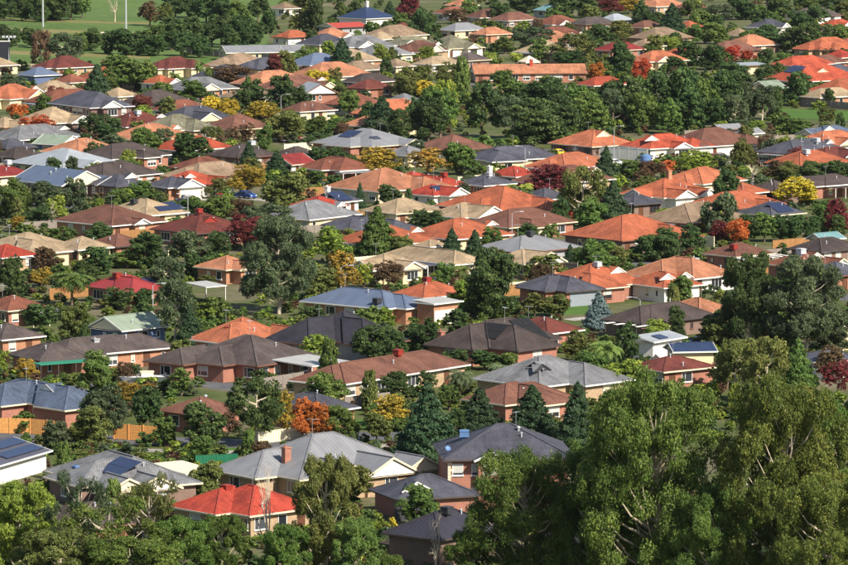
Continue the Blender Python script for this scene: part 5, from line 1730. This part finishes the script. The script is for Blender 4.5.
# undergrowth: far too many small plants to count, one object
ub_p, ub_s = [], []
tries = 0
while len(ub_p) < 6500 and tries < 60000:
    tries += 1
    y_ = -6 + 576 * fr.random()
    x_ = fr.uniform(-20, 870)
    p = at(x_, y_)
    # plants keep to patches and fence lines
    if math.sin(p.x * 0.11 + 1.3) * math.sin(p.y * 0.045 + p.x * 0.03) + 0.5 * math.sin(p.x * 0.31 + p.y * 0.07) < fr.uniform(-1.0, 0.3):
        continue
    if not free(p, 0.9):
        continue
    ub_p.append((p.x, p.y, 0))
    ub_s.append(fr.uniform(0.5, 1.4) * (1.0 if p.y < 900 else 1.6) + (fr.random() ** 3 * 1.0 if free(p, 3.0) else 0) * min(1.3, p.y / 900))
um = bpy.data.meshes.new('undergrowth')
um.from_pydata(ub_p, [], [])
um.attributes.new('size', 'FLOAT', 'POINT').data.foreach_set('value', np.array(ub_s, dtype=np.float32))
und = put('undergrowth', um)
und['kind'] = 'stuff'
und['label'] = 'mixed low green garden plants between the houses'
und['category'] = 'undergrowth'
def tuft(seed, mat):
    g = np.random.default_rng(seed)
    P, rad, o = crown_points('B', g, 60)
    V, t = leaves_mesh('tuft', P, rad * 1.4, o, 14, 0.10, g)
    me = quads_to_mesh('tuft', V * np.array([1.5, 1.5, 1.0]), t, mat)
    ob = bpy.data.objects.new('tuft', me)
    return ob
tufts = bpy.data.collections.new('undergrowth_plants')
for i_, m_ in enumerate(('leaf_dg', 'leaf_mg', 'leaf_og', 'leaf_gg', 'leaf_mg', 'leaf_lg', 'leaf_br')):
    tufts.objects.link(tuft(70 + i_, m_))
ng = bpy.data.node_groups.new('undergrowth', 'GeometryNodeTree')
ng.interface.new_socket('Geometry', in_out='INPUT', socket_type='NodeSocketGeometry')
ng.interface.new_socket('Geometry', in_out='OUTPUT', socket_type='NodeSocketGeometry')
gi, go = ng.nodes.new('NodeGroupInput'), ng.nodes.new('NodeGroupOutput')
m2p = ng.nodes.new('GeometryNodeMeshToPoints')
iop = ng.nodes.new('GeometryNodeInstanceOnPoints')
ci = ng.nodes.new('GeometryNodeCollectionInfo')
ci.inputs['Collection'].default_value = tufts
ci.inputs['Separate Children'].default_value = True
ci.inputs['Reset Children'].default_value = True
na = ng.nodes.new('GeometryNodeInputNamedAttribute')
na.data_type = 'FLOAT'
na.inputs['Name'].default_value = 'size'
rv = ng.nodes.new('FunctionNodeRandomValue')
rv.data_type = 'FLOAT_VECTOR'
rv.inputs[0].default_value = (0, 0, 0)
rv.inputs[1].default_value = (0, 0, 6.28)
ng.links.new(gi.outputs[0], m2p.inputs[0])
ng.links.new(m2p.outputs[0], iop.inputs['Points'])
ng.links.new(ci.outputs[0], iop.inputs['Instance'])
iop.inputs['Pick Instance'].default_value = True
ng.links.new(na.outputs[0], iop.inputs['Scale'])
ng.links.new(rv.outputs[0], iop.inputs['Rotation'])
ng.links.new(iop.outputs[0], go.inputs[0])
und.modifiers.new('plants', 'NODES').node_group = ng

# ------------------------------------------------------------------ fences
FKIND = {'timber': ('timber', 1.8), 'orange': ('timber_orange', 1.9), 'grey': ('timber_grey', 1.8), 'green': ('steel_green', 1.8), 'cream': ('steel_cream', 1.8), 'white': ('render_white', 2.0)}
def fence_panel(kind):
    mat, h = FKIND[kind]
    m = MB()
    if kind in ('timber', 'orange', 'grey'):
        n = 16
        for i in range(n):
            x0 = -1.2 + 2.4 * i / n
            m.box(x0 + 0.006, x0 + 2.4 / n - 0.006, -0.012 + 0.012 * (i % 2), 0.012 + 0.012 * (i % 2), 0.04, h - 0.02 * ((i * 7) % 3))
        for z in (0.35, h * 0.55, h - 0.3):
            m.box(-1.2, 1.2, 0.026, 0.07, z, z + 0.08)
    elif kind == 'white':
        m.box(-1.14, 1.14, -0.05, 0.05, 0.0, h - 0.1)
        m.box(-1.16, 1.16, -0.08, 0.08, h - 0.1, h)
    else:
        for i in range(12):
            x0 = -1.2 + 0.2 * i
            m.box(x0 + 0.01, x0 + 0.19, -0.02 if i % 2 else -0.045, 0.02, 0.05, h - 0.06)
        m.box(-1.2, 1.2, -0.05, 0.05, h - 0.06, h)
        m.box(-1.2, 1.2, -0.05, 0.05, 0.0, 0.05)
    return m.mesh('panel', mat)
def fence_post(kind):
    mat, h = FKIND[kind]
    return MB().box(-0.07, 0.07, -0.07, 0.07, 0, h + 0.05).mesh('post', mat)
def fence_run(label, P, kind, zs=1.0):
    root = thing('fence', label, 'fence', (P[0].x, P[0].y, 0), 0, 'fences between the yards')
    for a, b in zip(P, P[1:]):
        d = b - a
        n = max(1, round(d.length / 2.4))
        ang = math.atan2(d.y, d.x)
        for i in range(n):
            c = a + d * ((i + 0.5) / n) - P[0]
            put('panel', proto(('fp', kind), lambda: fence_panel(kind)), root, (c.x, c.y, 0), (0, 0, ang), (d.length / n / 2.4, 1, zs))
            c = a + d * (i / n) - P[0]
            put('post', proto(('fo', kind), lambda: fence_post(kind)), root, (c.x, c.y, 0), (0, 0, ang), (1, 1, zs))
    return root
def FN(label, pts, kind, zs=1.0):
    return fence_run(label, [at(x, y) for x, y in pts], kind, zs)
FN('bright orange timber fence before the blue grey house', [(-10, 433), (30, 434), (64, 437)], 'orange')
FN('short bright orange timber fence between dark trees', [(114, 439), (158, 442)], 'orange')
FN('green steel fence under a pale canopy', [(196, 471), (238, 469)], 'green')
FN('green steel fence beside the pale grey metal house', [(404, 478), (428, 462)], 'green')
FN('weathered grey paling fence below tan brick walls', [(345, 411), (390, 406)], 'grey')
FN('long weathered grey fence beyond the small lawn', [(186, 55), (230, 58), (272, 62)], 'grey', 1.2)
FN('white wall beside the terracotta house', [(590, 157), (648, 161)], 'white', 1.2)
FN('white garden wall before the charcoal roofed house', [(486, 170), (530, 170), (566, 166)], 'white')
FN('dark grey fence along the back lawn', [(796, 106), (860, 111)], 'grey')
FN('grey wall beside the white pergola slats', [(262, 392), (304, 385)], 'grey')
FN('low pale fence along the playing field', [(20, 69), (92, 71)], 'cream', 0.8)
FN('cream fence by the orange verandah posts', [(158, 123), (210, 124)], 'cream')
FN('pale low wall under flaming orange tree', [(258, 444), (304, 438)], 'cream', 0.8)
FN('cream fence before the cocoa roofed house', [(286, 117), (330, 119)], 'cream')
FN('green steel fence beside lime hedge balls', [(386, 512), (404, 496)], 'green')
auto_f = 0
for c, L, D, a, desc, feats in list(HOUSES):
    if auto_f >= 70 or c.y > 1150:
        continue
    e1 = Vector((math.cos(a), math.sin(a), 0))
    e2 = Vector((-math.sin(a), math.cos(a), 0))
    for off, sgn in ((D / 2 + 5.0, 1),):
        p = c + e2 * off - e1 * (L / 2 + 2.5)
        q = c + e2 * off + e1 * (L / 2 + 2.5)
        if all(free(p.lerp(q, t / 10), 0.6) for t in range(11)):
            fence_run('%s fence behind the %s' % ({'timber': 'brown paling', 'grey': 'grey paling', 'green': 'green steel', 'cream': 'cream steel'}[kd_ := fr.choice(('timber', 'grey', 'grey', 'timber', 'cream'))], desc), [p, q], kd_)
            auto_f += 1
        p = c + e1 * (L / 2 + 3.0) - e2 * (D / 2 + 1)
        q = c + e1 * (L / 2 + 3.0) + e2 * (D / 2 + 4)
        if fr.random() < 0.5 and all(free(p.lerp(q, t / 10), 0.6) for t in range(11)):
            fence_run('%s side fence of the %s' % ({'timber': 'brown paling', 'grey': 'grey paling', 'cream': 'cream steel'}[kd_ := fr.choice(('timber', 'grey', 'cream'))], desc), [p, q], kd_)
            auto_f += 1

# ------------------------------------------------------------------ vehicles and street furniture
def car_meshes(paint):
    b = MB()
    prof = [(-2.1, .35), (-2.15, .75), (-1.75, .92), (-1.0, .96), (-.45, 1.42), (.95, 1.45), (1.65, 1.0), (2.1, .92), (2.15, .4)]
    w = 0.86
    for s in (-1, 1):
        b.poly([(x, s * w * (1.0 if z < 1.0 else 0.82), z) for x, z in prof])
    for (x0, z0), (x1, z1) in zip(prof, prof[1:]):
        w0, w1 = w * (1.0 if z0 < 1.0 else .82), w * (1.0 if z1 < 1.0 else .82)
        b.poly([(x0, -w0, z0), (x0, w0, z0), (x1, w1, z1), (x1, -w1, z1)])
    b.poly([(-2.1, -w, .35), (2.15, -w, .4), (2.15, w, .4), (-2.1, w, .35)])
    g = MB()
    for s in (-1, 1):
        y0, y1 = s * (w * 1.0 + .004), s * (w * .82 + .012)
        g.poly([(-.85, y0, 1.0), (.1, y0, 1.0), (.1, y1, 1.38), (-.42, y1, 1.38)])
        g.poly([(.2, y0, 1.0), (1.45, y0, 1.0), (.95, y1, 1.38), (.2, y1, 1.38)])
    g.poly([(-.98, -.72, 1.0), (-.98, .72, 1.0), (-.50, .66, 1.40), (-.50, -.66, 1.40)])
    g.poly([(1.60, -.72, 1.05), (1.60, .72, 1.05), (1.02, .66, 1.43), (1.02, -.66, 1.43)])
    return b.mesh('body', paint), g.mesh('windows', 'glass')
def wheel_meshes():
    t, r = MB(), MB()
    t.tube([(0, -.1, 0), (0, .1, 0)], .32, 14)
    r.tube([(0, -.112, 0), (0, .112, 0)], .19, 10)
    return t.mesh('wheel', 'rubber'), r.mesh('rim', 'hub')
def car(label, x, y, rz, paint):
    p = at(x, y)
    e = thing('parked_car', label, 'car', (p.x, p.y, 0), rz, 'parked cars')
    bm, gm = proto(('car', paint), lambda: car_meshes(paint))
    o = put('body', bm, e)
    put('windows', gm, o)
    wm, rm = proto('wheel', wheel_meshes)
    for wx in (-1.35, 1.35):
        for wy in (-.78, .78):
            k = put('wheel', wm, e, (wx, wy, .32))
            put('rim', rm, k)
    for wy in (-.6, .6):
        put('headlight', proto('hl', lambda: MB().box(-.03, .03, -.16, .16, -.07, .07).mesh('headlight', 'trim_white')), e, (-2.14, wy, .68))
        put('tail_light', proto('tl', lambda: MB().box(-.03, .03, -.14, .14, -.08, .08).mesh('tail_light', 'paint_red')), e, (2.14, wy, .74))
    return e
car('white car parked beyond the small lawn', 192, 53, 0.2, 'paint_white')
car('dark car parked before the cream gabled garage', 187, 203, 0.3, 'paint_dark')
car('yellow car on the street beside the terracotta house', 556, 156, 0.5, 'paint_yellow')
car('blue car between the white and cream sheds', 698, 347, 0.15, 'paint_blue')
car('dark car outside the long brown roofed house', 718, 160, 0.4, 'paint_dark')
car('silver car on the street by white wall', 612, 166, 0.25, 'paint_silver')
car('white car behind the biscuit roofed house', 436, 283, 0.4, 'paint_white')
cr_ = random.Random(9)
n_c = 0
for c, L, D, a, desc, feats in HOUSES:
    if n_c >= 14 or desc in INFILL or not (560 < c.y < 1250) or len(desc.split()) > 9:
        continue
    e1, e2 = Vector((math.cos(a), math.sin(a), 0)), Vector((-math.sin(a), math.cos(a), 0))
    u_ = cr_.uniform(.1, .4) * L
    p = c + e1 * u_ - e2 * (D / 2 + 7.5)
    if cr_.random() < 0.45 and free(p, 2.5) and not any((e.location.x - p.x) ** 2 + (e.location.y - p.y) ** 2 < 14 for e in TREES):
        q_ = proj(p)
        if -5 < q_[0] < 850 and q_[1] < 500:
            k_ = cr_.choice(('white', 'silver', 'dark', 'blue', 'red'))
            flat('driveway', [c + e1 * (u_ - 1.5) - e2 * (D / 2 - .3), c + e1 * (u_ + 1.5) - e2 * (D / 2 - .3), c + e1 * (u_ + 1.5) - e2 * (D / 2 + 14), c + e1 * (u_ - 1.5) - e2 * (D / 2 + 14)], 'path_concrete', 0.02 + 0.001 * n_c)
            car('%s car parked on the drive of the %s' % (k_, desc), q_[0], q_[1], a + math.pi / 2, 'paint_' + k_)
            n_c += 1
def boat():
    p = at(144, 386)
    e = thing('trailer_boat', 'small white motor boat on a trailer in a driveway', 'boat', (p.x, p.y, 0), 0.15)
    h = MB()
    st = [(-2.6, .5, .62), (-1.0, .95, .5), (1.0, 1.0, .5), (2.6, .85, .55)]
    for (x0, w0, z0), (x1, w1, z1) in zip(st, st[1:]):
        for s in (-1, 1):
            h.poly([(x0, 0, z0), (x1, 0, z1), (x1, s * w1, 1.25), (x0, s * w0, 1.3)])
        h.poly([(x0, -w0, 1.3), (x0, w0, 1.3), (x1, w1, 1.25), (x1, -w1, 1.25)])
    h.poly([(-3.3, 0, 1.35), (-2.6, -.5, 1.3), (-2.6, 0, .62)])
    h.poly([(-3.3, 0, 1.35), (-2.6, .5, 1.3), (-2.6, 0, .62)])
    h.poly([(-3.3, 0, 1.35), (-2.6, .5, 1.3), (-2.6, -.5, 1.3)])
    h.poly([(2.6, -.85, 1.25), (2.6, .85, 1.25), (2.6, 0, .55)])
    part(h, 'hull', 'paint_white', e)
    w = MB()
    w.poly([(-1.0, -.7, 1.3), (-1.0, .7, 1.3), (-.4, .6, 1.9), (-.4, -.6, 1.9)])
    w.box(-.4, 1.2, -.62, -.56, 1.28, 1.88)
    w.box(-.4, 1.2, .56, .62, 1.28, 1.88)
    w.box(-.5, 1.3, -.66, .66, 1.88, 1.94)
    part(w, 'cabin', 'canvas', e)
    m = MB().box(2.6, 2.95, -.18, .18, .7, 1.7)
    part(m, 'outboard_motor', 'plastic_dark', e)
    t = MB().bar((-4.2, 0, .45), (2.4, 0, .45), .1).bar((.9, -1.0, .4), (.9, 1.0, .4), .1)
    part(t, 'trailer', 'pole_metal', e)
    wm, rm = proto('wheel', wheel_meshes)
    for s in (-1, 1):
        k = put('wheel', wm, e, (.9, s * 1.1, .32))
        put('rim', rm, k)
boat()
def lamp(label, x, ytop, ybase, arm=1):
    p = at(x, ybase)
    h = height_at(p, ytop)
    e = thing('street_lamp', label, 'street lamp', (p.x, p.y, 0), 0, 'street lamps')
    part(MB().tube([(0, 0, 0), (0, 0, h * .5), (0, 0, h)], [.1, .08, .06], 8), 'pole', 'pole_metal', e)
    part(MB().tube([(0, 0, h), (arm * .5, 0, h + .35), (arm * 1.3, 0, h + .42)], .04, 6), 'arm', 'pole_metal', e)
    part(MB().box(arm * 1.6 - .35, arm * 1.6 + .35, -.12, .12, h + .36, h + .48), 'lamp_head', 'plastic_grey', e)
lamp('curved street lamp behind the cocoa roofed house', 281, 96, 118)
lamp('tall street lamp beside the terracotta house', 614, 128, 160)
lamp('street lamp before the charcoal roofed house', 525, 148, 172, -1)
lamp('street lamp beside the crimson metal house', 153, 286, 318)
lamp('street lamp at the sandy roofed house', 188, 196, 226, -1)
lamp('street lamp on the street behind the slate blue house', 341, 268, 300)
lamp('street lamp near the long orange house', 512, 214, 246)
lamp('street lamp near the umber house', 640, 300, 332, -1)
def floodlight(label, x, ytop, ybase):
    p = at(x, ybase)
    h = height_at(p, ytop)
    e = thing('floodlight_mast', label, 'floodlight', (p.x, p.y, 0), 0, 'floodlight masts')
    part(MB().tube([(0, 0, 0), (0, 0, h * .6), (0, 0, h)], [.32, .26, .2], 8), 'pole', 'pole_metal', e)
    part(MB().bar((-1.8, 0, h), (1.8, 0, h), .15), 'crossbar', 'pole_metal', e)
    for i in range(4):
        part(MB().box(-1.6 + i - .2, -1.2 + i + .1, -.25, .1, h + .1, h + .6), 'lamp_head', 'plastic_grey', e)
floodlight('grey floodlight mast before the dark field trees', 43, -22, 27)
floodlight('grey floodlight mast beside the leafless tree', 126, -22, 29)
floodlight('short floodlight mast by the scoreboard', 9, 38, 64)
def goal():
    p = at(108, 41)
    e = thing('football_goal', 'white football goal frame with net on the field', 'goal', (p.x, p.y, 0), 0.2)
    for s in (-1, 1):
        part(MB().tube([(s * 3.0, 0, 0), (s * 3.0, 0, 2.4)], .1, 8), 'post', 'trim_white', e)
        part(MB().tube([(s * 3.0, 0, 2.4), (s * 3.0, 1.6, 0)], .05, 6), 'stay', 'trim_white', e)
    part(MB().tube([(-3.0, 0, 2.4), (3.0, 0, 2.4)], .1, 8), 'crossbar', 'trim_white', e)
    n = MB()
    for i in range(13):
        x = -3 + .5 * i
        n.tube([(x, 0, 2.4), (x, 1.6, 0)], .012, 3)
    for i in range(6):
        t = i / 5
        n.tube([(-3, 1.6 * t, 2.4 * (1 - t)), (3, 1.6 * t, 2.4 * (1 - t))], .012, 3)
    part(n, 'net', 'trim_white', e)
goal()
def scoreboard():
    p = at(1, 64)
    e = thing('scoreboard', 'big dark blue scoreboard on posts beside the field', 'scoreboard', (p.x, p.y, 0), 0.0)
    part(MB().box(-3.2, 2.4, -.25, .25, 1.0, 6.0), 'board', 'paint_dark', e)
    part(MB().box(-3.35, 2.55, -.3, .3, 6.003, 6.2), 'cap', 'trim_white', e)
    for x in (-3.0, 2.2):
        part(MB().box(x - .12, x + .12, .26, .5, 0, 6.0), 'post', 'pole_metal', e)
scoreboard()
def marquee():
    p = at(529, 70)
    e = thing('marquee', 'white peaked canvas marquee between two pale palms', 'marquee', (p.x, p.y, 0), 0.5)
    m = MB()
    for i in range(4):
        c = [(-2.2, -2.2), (2.2, -2.2), (2.2, 2.2), (-2.2, 2.2)]
        a, b = c[i], c[(i + 1) % 4]
        m.poly([(*a, 2.2), (*b, 2.2), (0, 0, 3.8)])
        m.poly([(*a, 2.2), (*b, 2.2), (*b, 1.95), (*a, 1.95)])
    part(m, 'canopy', 'canvas', e)
    for sx in (-2.1, 2.1):
        for sy in (-2.1, 2.1):
            part(MB().tube([(sx, sy, 0), (sx, sy, 2.2)], .05, 6), 'pole', 'pole_metal', e)
marquee()
def tank(label, x, y, mat):
    p = at(x, y)
    e = thing('water_tank', label, 'water tank', (p.x, p.y, 0))
    m = MB().tube([(0, 0, 0), (0, 0, 1.9)], 1.1, 20, False)
    for k in range(6):
        m.tube([(0, 0, .15 + .3 * k), (0, 0, .25 + .3 * k)], 1.13, 20)
    part(m, 'body', mat, e)
    part(MB().tube([(0, 0, 1.9), (0, 0, 2.15)], [1.12, .3], 20), 'lid', mat, e)
tank('round white water tank beside little orange house', 763, 200, 'plastic_grey')
tank('round blue water tank by the white wall', 646, 165, 'plastic_blue')
# thin air between here and the far houses
hz = MB().box(-700, 700, -20, 2400, -1.0, 84.0)
m_, nt_, N_, L_, b_ = new_mat('air')
N_.remove(b_)
pv = node(nt_, 'ShaderNodeVolumePrincipled')
pv.inputs['Color'].default_value = (0.86, 0.92, 1.0, 1)
pv.inputs['Density'].default_value = 0.000012
pv.inputs['Anisotropy'].default_value = 0.2
L_.new(pv.outputs[0], N_['Material Output'].inputs['Volume'])
MATS['air'] = m_
air = put('haze', hz.mesh('haze', 'air'))
air['kind'] = 'stuff'
# ------------------------------------------------------------------ labels: look-alikes told apart by height where they differ, else one shared group
from collections import defaultdict
sets = defaultdict(list)
for o in TREES:
    sets[o['label']].append(o)
for lab, os_ in sets.items():
    if len(os_) in (2, 3):
        os_.sort(key=lambda o: -HEIGHT[o.name])
        hs = [HEIGHT[o.name] for o in os_]
        words = ('taller', 'shorter') if len(os_) == 2 else ('tallest', 'middle sized', 'shortest')
        base = lab.split(' ', 1)[1] if lab.split()[0] in ('tall', 'small') else lab
        if all(a > b * 1.1 for a, b in zip(hs, hs[1:])) and all(len(('the %s %s' % (w, base)).split()) <= 16 for w in words):
            for o, w in zip(os_, words):
                o['label'] = 'the %s %s' % (w, base)
cnt = defaultdict(int)
for o in TREES:
    cnt[o['label']] += 1
for o in TREES:
    if cnt[o['label']] > 1:
        o['group'] = o['label'][:60]
    else:
        o['group'] = {'shrub': 'garden shrubs among the houses', 'palm': 'palms among the houses'}.get(o['category'], 'trees among the houses')
